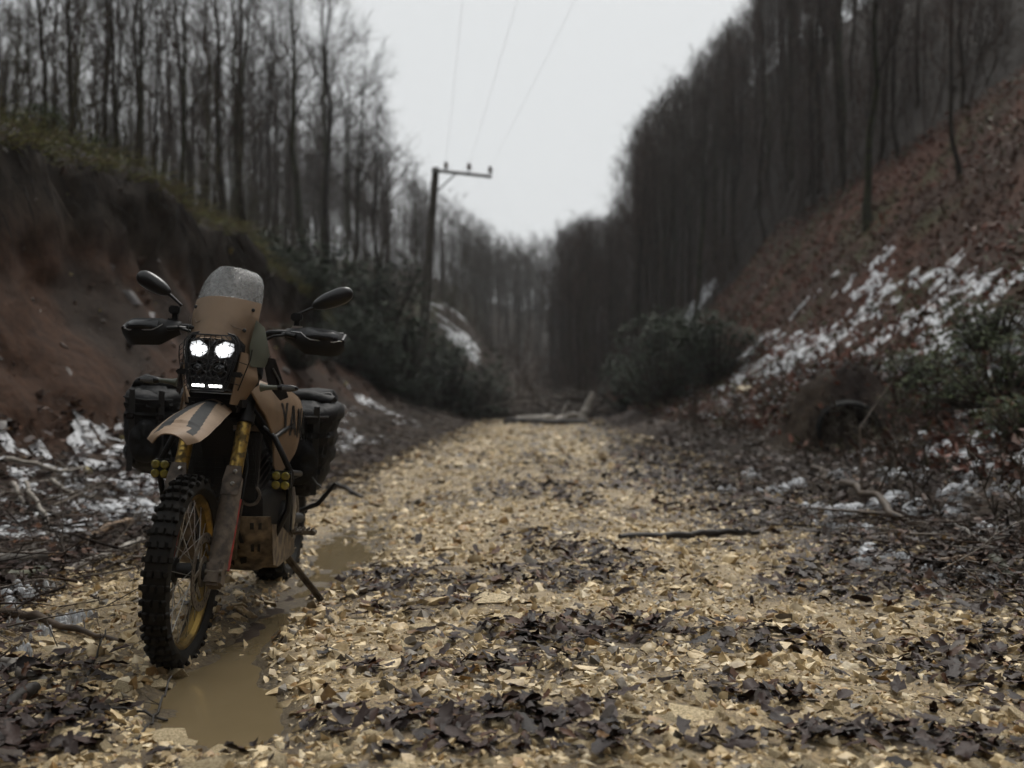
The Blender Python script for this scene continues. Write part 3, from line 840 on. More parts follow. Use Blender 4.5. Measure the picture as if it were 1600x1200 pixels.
scrub("leafless_undergrowth", 1500, scrub_right, 1.2, 4.5, 'brush', "reddish leafless undergrowth between the trunks of the right wood", 72, ((.058, .036, .027), (.045, .032, .023)))
def scrub_far(r):
    y = 34 + 42 * r.random(); return -8 + 16 * r.random(), y
scrub("valley_scrub", 500, scrub_far, 1.0, 3.4, 'brush', "brown leafless scrub filling the valley floor beyond the road end", 73, ((.085, .055, .040), (.065, .050, .034)))
def scrub_ridge(r):
    y = 112 + 40 * r.random(); return -20 + 40 * r.random(), y
scrub("ridge_scrub", 480, scrub_ridge, 2.0, 6.5, 'brush', "grey leafless scrub on the ridge closing the valley", 75, ((.050, .040, .032), (.042, .034, .028)))
def scrub_margin(r):
    y = 5.5 + 14 * r.random() ** 1.3; return float(road_right(y)) + .35 + 3.0 * r.random(), y
scrub("dead_weeds", 300, scrub_margin, .15, .75, 'brush', "thin dead weed stalks standing along the right road margin", 74, ((.090, .075, .055), (.055, .042, .032)), .4)

# --- evergreen bushes
def bush_proto(seed, rx, rz, n_whorl, leaf):
    r = np.random.default_rng(seed)
    lv = np.array([[0, 0, 0], [.45, .16, -.03], [.45, -.16, -.03], [.8, .10, -.10], [.8, -.10, -.10], [1.0, 0, -.16], [.45, 0, .02]])
    lf = np.array([[0, 6, 1], [0, 2, 6], [6, 3, 1], [6, 2, 4], [6, 5, 3], [6, 4, 5]])
    lobes = [(np.array([r.normal() * rx * .42, r.normal() * rx * .42, rz * (.25 + .5 * r.random())]), .45 + .3 * r.random()) for _ in range(9)]
    P, D = [], []
    for i in range(n_whorl):
        c, s = lobes[int(r.integers(0, 9))]
        d = unit(r.normal(size=3) + np.array([0, 0, .35])); q = c + d * np.array([rx, rx, rz]) * s * (.72 + .32 * r.random())
        if q[2] < .05: q[2] = .05 + .2 * r.random()
        P.append(q); D.append(d)
    P = np.array(P); D = np.array(D); k = 8
    pos = np.repeat(P, k, 0); n = len(pos)
    az = np.tile(np.arange(k) * 2 * math.pi / k, len(P)) + r.random(n) * .7; el = .1 + .35 * r.normal(size=n)
    rot = euler_rot(r.normal(size=n) * .3, -el, az)
    sc = (leaf * (.7 + .6 * r.random(n)))[:, None] * np.ones((1, 3))
    V, F, _ = scatter_arrays([(lv, lf)], np.zeros(n, int), pos, rot, sc)
    S = Segs()
    for q in P[::3]:
        b = np.array([q[0] * .15, q[1] * .15, -.1]); m_ = b + (q - b) * .5 + np.array([0, 0, -.1 * rz])
        S.add(b, m_, .022, .014); S.add(m_, q, .014, .006)
    # snow caught on the tops
    return (V, F), S
BP = []
for k, (rx, rz, nw, lf, mt) in enumerate(((1.5, 1.9, 520, .15, 'evergreen'), (1.3, 1.5, 470, .14, 'evergreen'), (1.1, 1.1, 620, .085, 'ivy'), (1.7, 2.3, 560, .16, 'evergreen'))):
    (V, F), S = bush_proto(400 + k, rx, rz, nw, lf)
    BP.append((np_mesh("foliage", V, F, M[mt], smooth=True), S.mesh("stem", M['bark'])))
def put_bush(k, x, y, s, label, group=None, name="evergreen_bush", sz=1.0, dz=0):
    e = empty(name, (x, y, zg(x, y) + dz), (0, 0, random.random() * 6.28)); e.scale = (s, s, s * sz)
    link("foliage", BP[k][0], e); link("stem", BP[k][1], e)
    return tag(e, label, "bush", group)
bushes = [
    (3, 560, 27, 1.0, "large dark evergreen bush directly left of the leaning pole"), (0, 475, 24.5, .9, "dark evergreen bush between the right mirror and the pole"),
    (0, 620, 25.5, .85, "evergreen bush in front of the foot of the pole"), (1, 700, 27.5, .95, "low evergreen bush just right of the foot of the pole"),
    (1, 755, 29.0, .75, "small evergreen bush at the left corner of the road end"), (3, 520, 32, 1.05, "evergreen bush higher up behind the large one left of the pole"),
    (0, 660, 34, 1.0, "evergreen bush half hidden behind the pole"), (1, 430, 21.5, .7, "small evergreen bush on the bank right behind the motorcycle's right mirror"),
    (3, 1035, 24.5, .74, "large dark evergreen bush on the right side of the road end"), (0, 1120, 24, .74, "dark evergreen bush right of the large one by the road end"),
    (1, 985, 28, .7, "evergreen bush leaning over the right corner of the road end"), (1, 1080, 29.5, .85, "evergreen bush behind the two by the right road end")]
for k, u, Yd, s, lab in bushes:
    put_bush(k, (u - 800) / FPX * Yd, Yd, s, lab)
for u, Yd, s, lab, sz in ((1570, 9.8, .5, "leafy green ivy bush at the right border above the margin", 1.0), (1490, 10.8, .42, "smaller ivy bush left of the one at the right border", .9), (1610, 8.6, .36, "low ivy clump at the right border close to the snow", .8),
                          (1450, 12.6, .42, "small ivy clump right above the black pipe", .8), (1545, 12.5, .5, "ivy bush higher on the slope at the right border", .9)):
    put_bush(2, (u - 800) / FPX * Yd, Yd, s, lab, name="ivy_bush", sz=sz)
for k, u, Yd, s, sz, lab in ((1, 405, 19.0, .62, .8, "dull green bush on the falling bank right of the windscreen"), (0, 450, 20.5, .62, .8, "green bush on the slope below the right mirror"),
        (1, 500, 21.0, .6, .75, "low green bush right of the right handguard"), (3, 545, 23.0, .55, .75, "low dark bush between the right handguard and the pole"),
        (1, 590, 23.5, .5, .7, "small low bush left of the foot of the pole"), (0, 455, 17.5, .42, .7, "small green bush just above the right handguard"), (1, 650, 25.0, .5, .7, "small low bush at the road edge below the pole")):
    put_bush(k, (u - 800) / FPX * Yd, Yd, s, lab, name="roadside_bush", sz=sz)
# green and orange growth on top of the cut bank
for u, v, s, k, lab in ((130, 17.5, .5, 2, "small green bush on the bank above the dark roots"), (210, 18.5, .5, 2, "green bush on the bank edge above the left mirror"), (265, 19.5, .5, 2, "green bush at the falling end of the bank edge"), (330, 22, .6, 2, "green bush low on the bank behind the windscreen"), (395, 23.5, .6, 2, "green bush on the bank right behind the windscreen top"), (60, 15.5, .45, 2, "small green bush on the bank beside the snowy edge")):
    x = (u - 800) / FPX * v
    put_bush(k, x, v, s, lab, name="bank_bush")

# --- grass hanging over the bank edge, roots under it
def strands(name, n, fn, label, cat, mat, seed, cols):
    r = np.random.default_rng(seed); S = Segs(); T = []
    for i in range(n):
        p, d, L, rad, droop = fn(r)
        if p is None: continue
        c = np.array(cols[int(r.integers(0, len(cols)))]) * (.6 + .8 * r.random())
        for s_ in range(3):
            d = unit(d + np.array([0, 0, -droop]) + r.normal(size=3) * .15)
            q = p + d * L / 3; S.add(p, q, rad * (1 - .28 * s_), rad * (1 - .28 * (s_ + 1))); T.append(c); p = q
    V, F = seg_arrays(S.a, S.b, S.ra, S.rb, 3)
    return tag(link(name, np_mesh(name, V, F, M[mat], np.repeat(np.array(T), 6, 0), smooth=True)), label, cat, kind="stuff")
def lip_pt(r, dd):
    y = 8 + 17 * r.random(); x = float(road_left(y)) - dd
    return np.array([x + float(LIPX(x, y)), y, zg(x, y)])
def f_grass(r):
    p = lip_pt(r, 3.55 + .8 * r.random() ** 1.5); return p, unit(np.array([.5 * r.normal() + .35, .5 * r.normal(), .8])), .18 + .32 * r.random(), .006, .35
strands("bank_grass", 5200, f_grass, "yellow green grass and moss fringing the top of the cut bank", "grass", 'brush', 81, ((.165, .160, .040), (.085, .098, .032), (.115, .085, .040)))
def f_root(r):
    p = lip_pt(r, 3.35 + .3 * r.random()); return p, unit(np.array([.35 + .3 * r.normal(), .4 * r.normal(), -.6])), .25 + .7 * r.random() ** 2, .005 + .007 * r.random(), .3
strands("hanging_roots", 420, f_root, "dark roots hanging under the overhanging turf of the bank", "roots", 'brush', 82, ((.030, .022, .016), (.020, .016, .013), (.042, .030, .022)))

# --- brushwood: thin twigs tangled on both road margins
def brush_mesh(seed, n, xy, L0, L1, r0, r1, lift, cols):
    r = np.random.default_rng(seed); S = Segs(); T = []
    for i in range(n):
        x, y = xy(r)
        if not abs(x) < .5 * y + .6: continue
        L = L0 + (L1 - L0) * r.random() ** 2; rad = (r0 + (r1 - r0) * r.random() ** 2.5)
        az = r.random() * 6.28; d = np.array([math.cos(az), math.sin(az), .10 * r.normal()])
        p = np.array([x, y, zg(x, y) + .01 + lift * r.random() ** 2])
        c = np.array(cols[int(r.integers(0, len(cols)))]) * (.55 + .8 * r.random())
        for s_ in range(4):
            d = unit(d + r.normal(size=3) * np.array([.22, .22, .12]))
            q = p + d * L / 4; q[2] = max(q[2], zg(q[0], q[1]) + .006)
            S.add(p, q, rad * (1 - .2 * s_), rad * (1 - .2 * (s_ + 1))); T.append(c)
            if r.random() < .55:
                w = q + unit(d + r.normal(size=3) * .7) * L * .2; w[2] = max(w[2], zg(w[0], w[1]) + .004)
                S.add(q, w, rad * .5, .0012 + rad * .2); T.append(c)
            p = q
    V, F = seg_arrays(S.a, S.b, S.ra, S.rb, 3)
    return V, F, np.repeat(np.array(T), 6, 0)
cols_b = ((.065, .048, .036), (.036, .026, .021), (.14, .12, .10), (.060, .036, .022), (.21, .19, .165))
def bl(r):
    y = 3.2 + 23 * r.random() ** 1.6; return float(road_left(y)) + .35 - 2.0 * r.random() ** .9 - (0.0 if y > 5 else 0), y
V1, F1, T1 = brush_mesh(91, 3400, bl, .10, .75, .002, .011, .10, cols_b)
tag(link("brushwood", np_mesh("brushwood", V1, F1, M['brush'], T1, smooth=True)), "tangle of dead twigs strewn below the cut bank", "brushwood", kind="stuff")
def br(r):
    y = 4.6 + 14 * r.random() ** 1.25; return float(road_right(y)) - .35 + 3.0 * r.random() ** 1.1, y
V1, F1, T1 = brush_mesh(92, 2900, br, .10, .75, .002, .010, .10, cols_b)
tag(link("brushwood_tangle", np_mesh("brushwood_tangle", V1, F1, M['brush'], T1, smooth=True)), "tangle of dead twigs strewn along the right road margin", "brushwood", kind="stuff")
def bf(r):
    return -2.6 + 6.5 * r.random(), 28.4 + 3.0 * r.random()
V1, F1, T1 = brush_mesh(93, 420, bf, .6, 2.4, .008, .05, .75, ((.075, .058, .046), (.040, .030, .024), (.16, .145, .13)))
tag(link("brush_pile", np_mesh("brush_pile", V1, F1, M['brush'], T1, smooth=True)), "pile of felled branches lying across the far end of the road", "brush pile", kind="stuff")

# --- single branches, logs and sticks that stand out
def wood_mat(name, c1, c2): return pmat(name, c1, c2, 9.0, .62, bump=.6, bscale=35, spec=.4, dist=.006)
WM = {'grey': wood_mat("grey_bark", (.17, .155, .135), (.065, .055, .045)), 'dark': wood_mat("black_wet_bark", (.030, .024, .019), (.014, .012, .010)),
      'brown': wood_mat("brown_bark", (.085, .058, .036), (.040, .028, .019)), 'mossy': wood_mat("green_bark", (.085, .088, .048), (.040, .040, .026)), 'cut': wood_mat("broken_wood", (.33, .15, .065), (.20, .09, .045)),
      'pale': wood_mat("pale_dry_wood", (.36, .33, .29), (.17, .15, .125)), 'tan': wood_mat("bare_tan_wood", (.22, .14, .075), (.11, .07, .04))}
def stick(name, label, cat, pts, rad, mat, group=None, n=9, ends=None, twigs=0, bow=.0):
    """pts: list of (u, v, lift above ground in m) pixels surveyed on the ground; tapered, knobbly tube"""
    P = []
    for (u, v, lf) in pts:
        x, y, z = gpx(u, v); P.append(np.array([x, y, z + lf]))
    P = np.array(P)
    t = np.linspace(0, 1, len(P)); k = 14; tt = np.linspace(0, 1, k)
    Q = np.stack([np.interp(tt, t, P[:, j]) for j in range(3)], -1)
    r = np.random.default_rng(abs(hash(label)) % 1000 if False else sum(map(ord, label)))
    Lh = np.linalg.norm(Q[-1] - Q[0])
    Q[1:-1] += r.normal(size=(k - 2, 3)) * Lh * .008
    rr = np.linspace(rad[0], rad[1], k) * (1 + .10 * r.normal(size=k))
    for j in range(k): Q[j, 2] = max(Q[j, 2], zg(Q[j, 0], Q[j, 1]) + rr[j] * .55)
    V, F = tube_np(Q, rr, n)
    e = empty(name, (float(Q[0, 0]), float(Q[0, 1]), float(Q[0, 2])))
    off = Q[0]
    link("branch_wood", np_mesh("branch_wood", V - off, F, WM[mat], smooth=True), e)
    for s_, idx in ((0, 0), (1, k - 1)):
        ring = V[idx * n:(idx + 1) * n] - off
        cc = ring.mean(0) + (Q[idx] - Q[idx + (1 if idx == 0 else -1)]) * .10
        CV = np.concatenate([ring, [cc]]); CF = np.array([[j, (j + 1) % n, n] if s_ else [(j + 1) % n, j, n] for j in range(n)])
        link("cut_end", np_mesh("cut_end", CV, CF, WM[ends or mat], smooth=False), e)
    for q in range(twigs):
        i = int(r.integers(2, k - 2)); d = unit(r.normal(size=3) + np.array([0, 0, .5])); Lt = Lh * (.1 + .2 * r.random())
        p1 = Q[i] + d * Lt * .5; p2 = p1 + unit(d + r.normal(size=3) * .4) * Lt * .5
        V, F = seg_arrays([Q[i] - off, p1 - off], [p1 - off, p2 - off], [rr[i] * .4, rr[i] * .28], [rr[i] * .28, rr[i] * .12], 5)
        link("twig", np_mesh("twig", V, F, WM[mat], smooth=True), e)
    return tag(e, label, cat, group)
stick("fallen_stick", "black straight stick lying across the gravel near the right margin", "stick", [(968, 846, .02), (1060, 845, .035), (1150, 840, .035), (1185, 838, .02)], (.026, .017), 'dark')
stick("fallen_stick", "pale barked stick with orange broken end at the lower left corner", "stick", [(-8, 1040, .02), (40, 1065, .02), (88, 1088, .02)], (.020, .016), 'grey', ends='cut')
stick("fallen_log", "grey brown log lying at the left border above the near snow", "log", [(-40, 892, .05), (20, 890, .05), (68, 885, .05)], (.045, .040), 'grey', ends='pale')
stick("fallen_log", "green barked log under the grey brown log at the left border", "log", [(10, 912, .02), (45, 905, .02), (75, 896, .02)], (.034, .028), 'mossy', ends='pale')
stick("fallen_branch", "long pale grey branch pointing at the front wheel from the left", "branch", [(95, 898, .02), (150, 882, .03), (185, 866, .03), (222, 850, .02)], (.014, .026), 'pale')
stick("fallen_branch", "brown rotten branch between the pale branch and the front tyre", "branch", [(130, 856, .03), (165, 838, .05), (205, 826, .05)], (.028, .02), 'tan')
stick("fallen_branch", "thin pale branch arching over the snow left of the pannier", "branch", [(8, 742, .12), (60, 752, .12), (100, 760, .10), (132, 754, .12)], (.018, .013), 'pale', twigs=3)
stick("fallen_branch", "pale forked branch leaning down below the arching one", "branch", [(40, 776, .10), (58, 806, .08), (78, 842, .02)], (.013, .017), 'pale', twigs=2)
stick("fallen_branch", "short pale branch stub left of the forked one", "branch", [(20, 778, .1), (38, 800, .05)], (.018, .012), 'pale')
stick("fallen_branch", "pale crooked branch beside the pannier's lower corner", "branch", [(80, 770, .10), (98, 786, .10), (118, 790, .08)], (.014, .016), 'pale', twigs=1)
stick("fallen_branch", "dark branch slanting through the snow heaps on the right margin", "branch", [(1236, 792, .03), (1262, 808, .04), (1290, 826, .03)], (.018, .012), 'dark')
stick("fallen_branch", "long dark bough running down the right margin behind the snow heaps", "branch", [(1270, 740, .06), (1330, 775, .06), (1400, 815, .05), (1450, 836, .03)], (.034, .022), 'brown', twigs=3)
stick("fallen_branch", "grey branch slanting above the tan split log on the right", "branch", [(1480, 830, .05), (1520, 850, .05), (1562, 876, .03)], (.016, .012), 'grey')
stick("split_log", "tan split piece of wood beside the green barked log end on the right margin", "log", [(1462, 888, .03), (1505, 884, .04), (1552, 892, .03)], (.018, .020), 'tan')
stick("fallen_log", "short thick green barked log end at the right margin", "log", [(1553, 884, .02), (1572, 900, .02), (1590, 912, .02)], (.036, .032), 'mossy')
stick("dry_twig", "thin dark twig poking up over the puddle's near end", "twig", [(205, 1172, .01), (245, 1135, .03), (268, 1110, .11)], (.005, .003), 'dark', twigs=3)
stick("dry_twig", "thin dark twig lying across the leaves at the puddle's left shore", "twig", [(160, 1118, .02), (215, 1125, .03), (262, 1136, .02)], (.005, .004), 'dark', twigs=2)
stick("dry_twig", "thin dark twig standing among the leaves left of the front tyre", "twig", [(128, 1082, .01), (145, 1050, .03), (165, 1018, .08)], (.006, .003), 'dark', twigs=2)
stick("fallen_stick", "small reddish brown stick on the gravel in the middle of the road", "stick", [(678, 938, .01), (710, 940, .012), (745, 944, .01)], (.010, .012), 'cut')
stick("fallen_branch", "dark branch lying on the leaves at the left border below the snow", "branch", [(-10, 972, .04), (60, 985, .05), (130, 1000, .03), (190, 1012, .02)], (.018, .010), 'brown', twigs=3)
stick("fallen_branch", "dark bark piece at the lower left corner", "branch", [(0, 1128, .02), (30, 1105, .03), (55, 1090, .03)], (.024, .02), 'dark')
stick("fallen_branch", "dark broken branch beside the road behind the motorcycle's peg", "branch", [(500, 768, .0), (530, 770, .08), (566, 780, .0)], (.03, .018), 'dark', twigs=2)
stick("fallen_log", "pale crooked log lying across the far end of the road", "log", [(806, 661, .05), (850, 660, .12), (880, 659, .10), (922, 658, .24)], (.10, .06), 'pale', twigs=4)
stick("fallen_log", "pale broken stump end standing at the right corner of the road end", "log", [(908, 661, .05), (917, 660, .35), (928, 659, .75)], (.14, .09), 'pale')
stick("fallen_log", "dark log lying below the pale one at the road end", "log", [(790, 663, .05), (850, 664, .06), (915, 663, .05)], (.09, .08), 'dark')
# big stones that stand out
def boulder(name, label, u, v, w, hgt, mat, seed, cat="stone", flat=(1, .75, .55), rz=0.0):
    x, y, z = gpx(u, v); s = w * .5 / FPX * y
    vv, f = hull_proto(17, seed, flat)
    me = np_mesh(name, vv, f, mat); me.shade_smooth(); me.set_sharp_from_angle(angle=R(40)); o = link(name, me)
    o.location = (x, y, z + s * .22 * hgt); o.scale = (s, s, s * hgt); o.rotation_euler = (.1, .05, rz)
    return tag(o, label, cat)
boulder("flat_stone", "large flat yellow limestone at the lower left corner", 115, 1160, 86, .55, M['stone_one'], 701)
boulder("flat_stone", "flat yellow limestone on the near shore of the puddle", 250, 1162, 92, .45, M['stone_one'], 702)
boulder("blocky_stone", "blocky pale yellow stone left of the puddle", 192, 1086, 36, .95, M['stone_one'], 703, flat=(1, .9, .8))
boulder("flat_stone", "yellow stone at the puddle's left shore below the front tyre", 243, 1077, 44, .7, M['stone_one'], 704)
M['stone_grey'] = pmat("grey_stone", (.11, .10, .10), (.06, .056, .056), 20, .5, bump=.4, bscale=50, dist=.005)
boulder("grey_stone", "smooth dark grey stone at the bottom of the road", 642, 1172, 52, .55, M['stone_grey'], 705)
boulder("flat_stone", "large pale flat stone in the middle of the road beside the reddish stick", 764, 944, 70, .5, M['stone_one'], 706)
boulder("flat_stone", "sloping pale yellow rock near the bottom centre of the road", 1075, 1128, 90, .55, M['stone_one'], 707)
boulder("pale_rock", "yellowish rock above the black pipe on the right slope", 1172, 614, 40, .7, M['stone_one'], 708, "rock")
for k, (u, v, w) in enumerate(((200, 470, 36), (165, 425, 26), (255, 440, 30), (130, 395, 22), (232, 500, 26), (60, 420, 20))):
    boulder("bank_rock", ("dark rock in the red earth bank left of the windscreen", "dark rock in the red earth bank above the left mirror", "dark rock under the roots beside the left mirror",
            "small dark rock high in the red earth bank", "dark rock in the bank just above the left handguard", "small rock in the bank near the left border")[k], u, v, w, .8, M['stone_grey'], 720 + k, "rock", (1, .9, .8))

# --- the leaning power pole, its wires, the culvert pipe
class MB:
    """collects shapes into one mesh"""
    def __init__(s): s.v, s.f, s.m, s.mi = [], [], [], 0
    def add(s, v, f):
        b = len(s.v); s.v += [tuple(map(float, p)) for p in v]; s.f += [tuple(int(i) + b for i in q) for q in f]; s.m += [s.mi] * len(f); return s
    def box(s, c, size, rot=None, taper=1.0):
        hx, hy, hz = (q / 2 for q in size)
        p = [Vector((sx_ * hx * (taper if sz > 0 else 1), sy * hy * (taper if sz > 0 else 1), sz * hz)) for sz in (-1, 1) for sx_, sy in ((-1, -1), (1, -1), (1, 1), (-1, 1))]
        if rot is not None: p = [rot @ q for q in p]
        return s.add([q + Vector(c) for q in p], [(3, 2, 1, 0), (4, 5, 6, 7), (0, 1, 5, 4), (1, 2, 6, 5), (2, 3, 7, 6), (3, 0, 4, 7)])
    def tube(s, path, r, n=10, cap=True, closed=False):
        path = [Vector(p) for p in path]; k = len(path)
        rr = r if isinstance(r, (list, tuple)) else [r] * k
        b = []; prev = None
        for i in range(k):
            if closed: t = path[(i + 1) % k] - path[i - 1]
            else: t = path[min(i + 1, k - 1)] - path[max(i - 1, 0)]
            t.normalize()
            if prev is None:
                u = t.orthogonal().normalized()
            else:
                u = (prev - t * prev.dot(t)); u = u.normalized() if u.length > 1e-6 else t.orthogonal().normalized()
            prev = u; w = t.cross(u)
            b += [path[i] + rr[i] * (math.cos(a * 2 * math.pi / n) * u + math.sin(a * 2 * math.pi / n) * w) for a in range(n)]
        f = []
        for i in range(k if closed else k - 1):
            i2 = (i + 1) % k
            for a in range(n): f.append((i * n + a, i * n + (a + 1) % n, i2 * n + (a + 1) % n, i2 * n + a))
        if cap and not closed: f += [tuple(range(n - 1, -1, -1)), tuple((k - 1) * n + a for a in range(n))]
        return s.add(b, f)
    def lathe(s, prof, c, axis, n=24, close=False):
        """prof: (radius, distance along the axis)"""
        ax = Vector(axis).normalized(); u = ax.orthogonal().normalized(); w = ax.cross(u); c = Vector(c)
        b = [c + ax * d + r * (math.cos(a * 2 * math.pi / n) * u + math.sin(a * 2 * math.pi / n) * w) for r, d in prof for a in range(n)]
        k = len(prof); f = []
        for i in range(k if close else k - 1):
            i2 = (i + 1) % k
            for a in range(n): f.append((i * n + a, i * n + (a + 1) % n, i2 * n + (a + 1) % n, i2 * n + a))
        if not close:
            if prof[0][0] > 1e-5: f.append(tuple(range(n - 1, -1, -1)))
            if prof[-1][0] > 1e-5: f.append(tuple((k - 1) * n + a for a in range(n)))
        return s.add(b, f)
    def loft(s, rings, cap=True):
        n = len(rings[0]); b = [p for r in rings for p in r]; f = []
        for i in range(len(rings) - 1):
            for a in range(n): f.append((i * n + a, i * n + (a + 1) % n, (i + 1) * n + (a + 1) % n, (i + 1) * n + a))
        if cap: f += [tuple(range(n - 1, -1, -1)), tuple((len(rings) - 1) * n + a for a in range(n))]
        return s.add(b, f)
    def plate(s, pts, off):
        """polygon (3-D points) given thickness by the vector off"""
        n = len(pts); off = Vector(off)
        b = [Vector(p) for p in pts] + [Vector(p) + off for p in pts]
        return s.add(b, [tuple(range(n - 1, -1, -1)), tuple(range(n, 2 * n))] + [(a, (a + 1) % n, n + (a + 1) % n, n + a) for a in range(n)])
    def surf(s, fn, nu, nv, thick, matfn=None):
        """parametric panel fn(u, v) with thickness"""
        P = [[Vector(fn(i / nu, j / nv)) for j in range(nv + 1)] for i in range(nu + 1)]
        def nrm(i, j):
            a = P[min(i + 1, nu)][j] - P[max(i - 1, 0)][j]; b = P[i][min(j + 1, nv)] - P[i][max(j - 1, 0)]
            q = a.cross(b); return q.normalized() if q.length > 1e-9 else Vector((0, 0, 1))
        top = [P[i][j] for i in range(nu + 1) for j in range(nv + 1)]
        bot = [P[i][j] - nrm(i, j) * thick for i in range(nu + 1) for j in range(nv + 1)]
        w = nv + 1; N = (nu + 1) * w; f = []; mm = []
        for i in range(nu):
            for j in range(nv):
                q = (i * w + j, (i + 1) * w + j, (i + 1) * w + j + 1, i * w + j + 1)
                f.append(q); mm.append(matfn((i + .5) / nu, (j + .5) / nv) if matfn else s.mi)
                f.append(tuple(N + e for e in reversed(q))); mm.append(s.mi)
        rim = [i * w for i in range(nu + 1)] + [nu * w + j for j in range(1, nv + 1)] + [i * w + nv for i in range(nu - 1, -1, -1)] + [j for j in range(nv - 1, 0, -1)]
        for a, b in zip(rim, rim[1:] + rim[:1]): f.append((b, a, N + a, N + b)); mm.append(s.mi)
        s.add(top + bot, f); s.m[-len(f):] = mm
        return s
    def mesh(s, name, mats, smooth=35, bevel=0):
        me = bpy.data.meshes.new(name); me.from_pydata(s.v, [], s.f)
        mats = mats if isinstance(mats, (list, tuple)) else [mats]
        for m in mats: me.materials.append(m)
        me.polygons.foreach_set("material_index", s.m)
        bm = bmesh.new(); bm.from_mesh(me)
        bmesh.ops.recalc_face_normals(bm, faces=bm.faces)
        if bevel:
            ed = [e for e in bm.edges if len(e.link_faces) == 2 and e.calc_face_angle(0) > .6]
            bmesh.ops.bevel(bm, geom=ed, offset=bevel, segments=2, affect='EDGES', clamp_overlap=True)
        bm.to_mesh(me); bm.free()
        if smooth:
            me.shade_smooth()
            me.set_sharp_from_angle(angle=R(smooth))
        me.update()
        return me
    def build(s, name, mats, parent=None, smooth=35, bevel=0):
        return link(name, s.mesh(name, mats, smooth, bevel), parent)

top = px(681, 262, 32); foot = px(656, 560, 32); foot.z = zg(foot.x, foot.y) - .3
foot.x -= .05
pole = empty("utility_pole", (foot.x, foot.y, foot.z))
MB().tube([(0, 0, 0)] + [tuple((top - foot) * f) for f in (.25, .5, .75, 1.0)], [.17, .155, .14, .125, .11], 12).build("pole_shaft", M['pole_wood'], pole)
arm0 = top - foot + Vector((-.12, -.14, -.10)); arm1 = px(768, 276, 31.6) - foot
MB().tube([arm0, arm1], .055, 6).build("crossarm", M['pole_metal'], pole)
MB().tube([top - foot + Vector((.05, -.12, -.75)), arm0 + (arm1 - arm0) * .42], .025, 6).build("brace", M['pole_metal'], pole)
pins = []
for u, v in ((697, 268), (733, 270), (766, 275)):
    b = px(u, v, 31.75) - foot
    q = MB().tube([b + Vector((0, 0, -.05)), b + Vector((0, 0, .16))], .02, 6).build("insulator_pin", M['pole_metal'], pole)
    MB().lathe([(.03, .10), (.075, .11), (.085, .15), (.05, .19), (.07, .23), (.045, .29), (.0, .30)], b, (0, 0, 1), 12).build("insulator", M['porcelain'], q)
    pins.append(foot + b + Vector((0, 0, .27)))
tag(pole, "leaning wooden power pole with a one sided crossarm carrying three insulators", "utility pole")
for k, (p, e) in enumerate(zip(pins, ((1.9, -14, 9.2), (3.5, -14, 9.2), (5.3, -14, 9.2)))):
    e = Vector(e); path = [p + (e - p) * (i / 30) - Vector((0, 0, 1.3 * 4 * (i / 30) * (1 - i / 30) * .35)) for i in range(31)]
    far = Vector((2.2 + k * .7, 130, 19.5)); path2 = [p + (far - p) * (i / 24) - Vector((0, 0, 4 * (i / 24) * (1 - i / 24) * 1.6)) for i in range(24, 0, -1)]
    mb = MB().tube(path2 + path, .0024, 5)
    o = mb.build("power_line", M['wire'], None)
    tag(o, ("thin power wire hung from the insulator nearest the pole", "thin power wire hung from the middle insulator", "thin power wire hung from the outermost insulator")[k], "wire")

cx, cy = (1328 - 800) / FPX * 12.0, 12.0
cz = 1.0 - (684 - 600) / FPX * 12.2 + .10
culv = empty("drain_pipe", (cx, cy, cz), (0, 0, R(-12)))
prof = []
for i in range(46):
    prof.append((.345 + .02 * (i % 2), i * .05))
outer = MB().lathe(prof + [(.325, 2.25), (.325, 0.0)], (0, 0, 0), (0, 1, .06), 28, close=True).build("pipe_wall", M['culvert'], culv)
MB().lathe([(.34, 2.22), (.0, 2.24)], (0, 0, 0), (0, 1, .06), 28).build("end_plug", M['culvert'], culv)  # black disc closing the inner end of the pipe
MB().lathe([(.324, -.004), (.350, -.004), (.350, .02), (.324, .02)], (0, 0, 0), (0, 1, .06), 28, close=True).build("pipe_collar", M['culvert'], culv)
culv.scale = (1.0, .95, .92)
tag(culv, "black corrugated drain pipe opening half buried in the right slope", "drain pipe")

# --- the damp air of the valley
hv = bpy.data.materials.new("valley_haze"); hv.use_nodes = True
hn, hl_ = hv.node_tree.nodes, hv.node_tree.links
hn.clear()
ho = hn.new("ShaderNodeOutputMaterial"); hp = hn.new("ShaderNodeVolumePrincipled")
hp.inputs["Color"].default_value = (.92, .94, .96, 1); hp.inputs["Density"].default_value = .0009; hp.inputs["Anisotropy"].default_value = 0.0
hl_.new(hp.outputs["Volume"], ho.inputs["Volume"])
zlo, zhi = float(Z.min()) - 1.0 if False else -2.0, 66.0
hz = MB().box((0, 87.5, (zlo + zhi) / 2), (200, 290, zhi - zlo)).build("haze", hv, None, 0)
tag(hz, "thin grey mist filling the valley", "haze", kind="stuff")

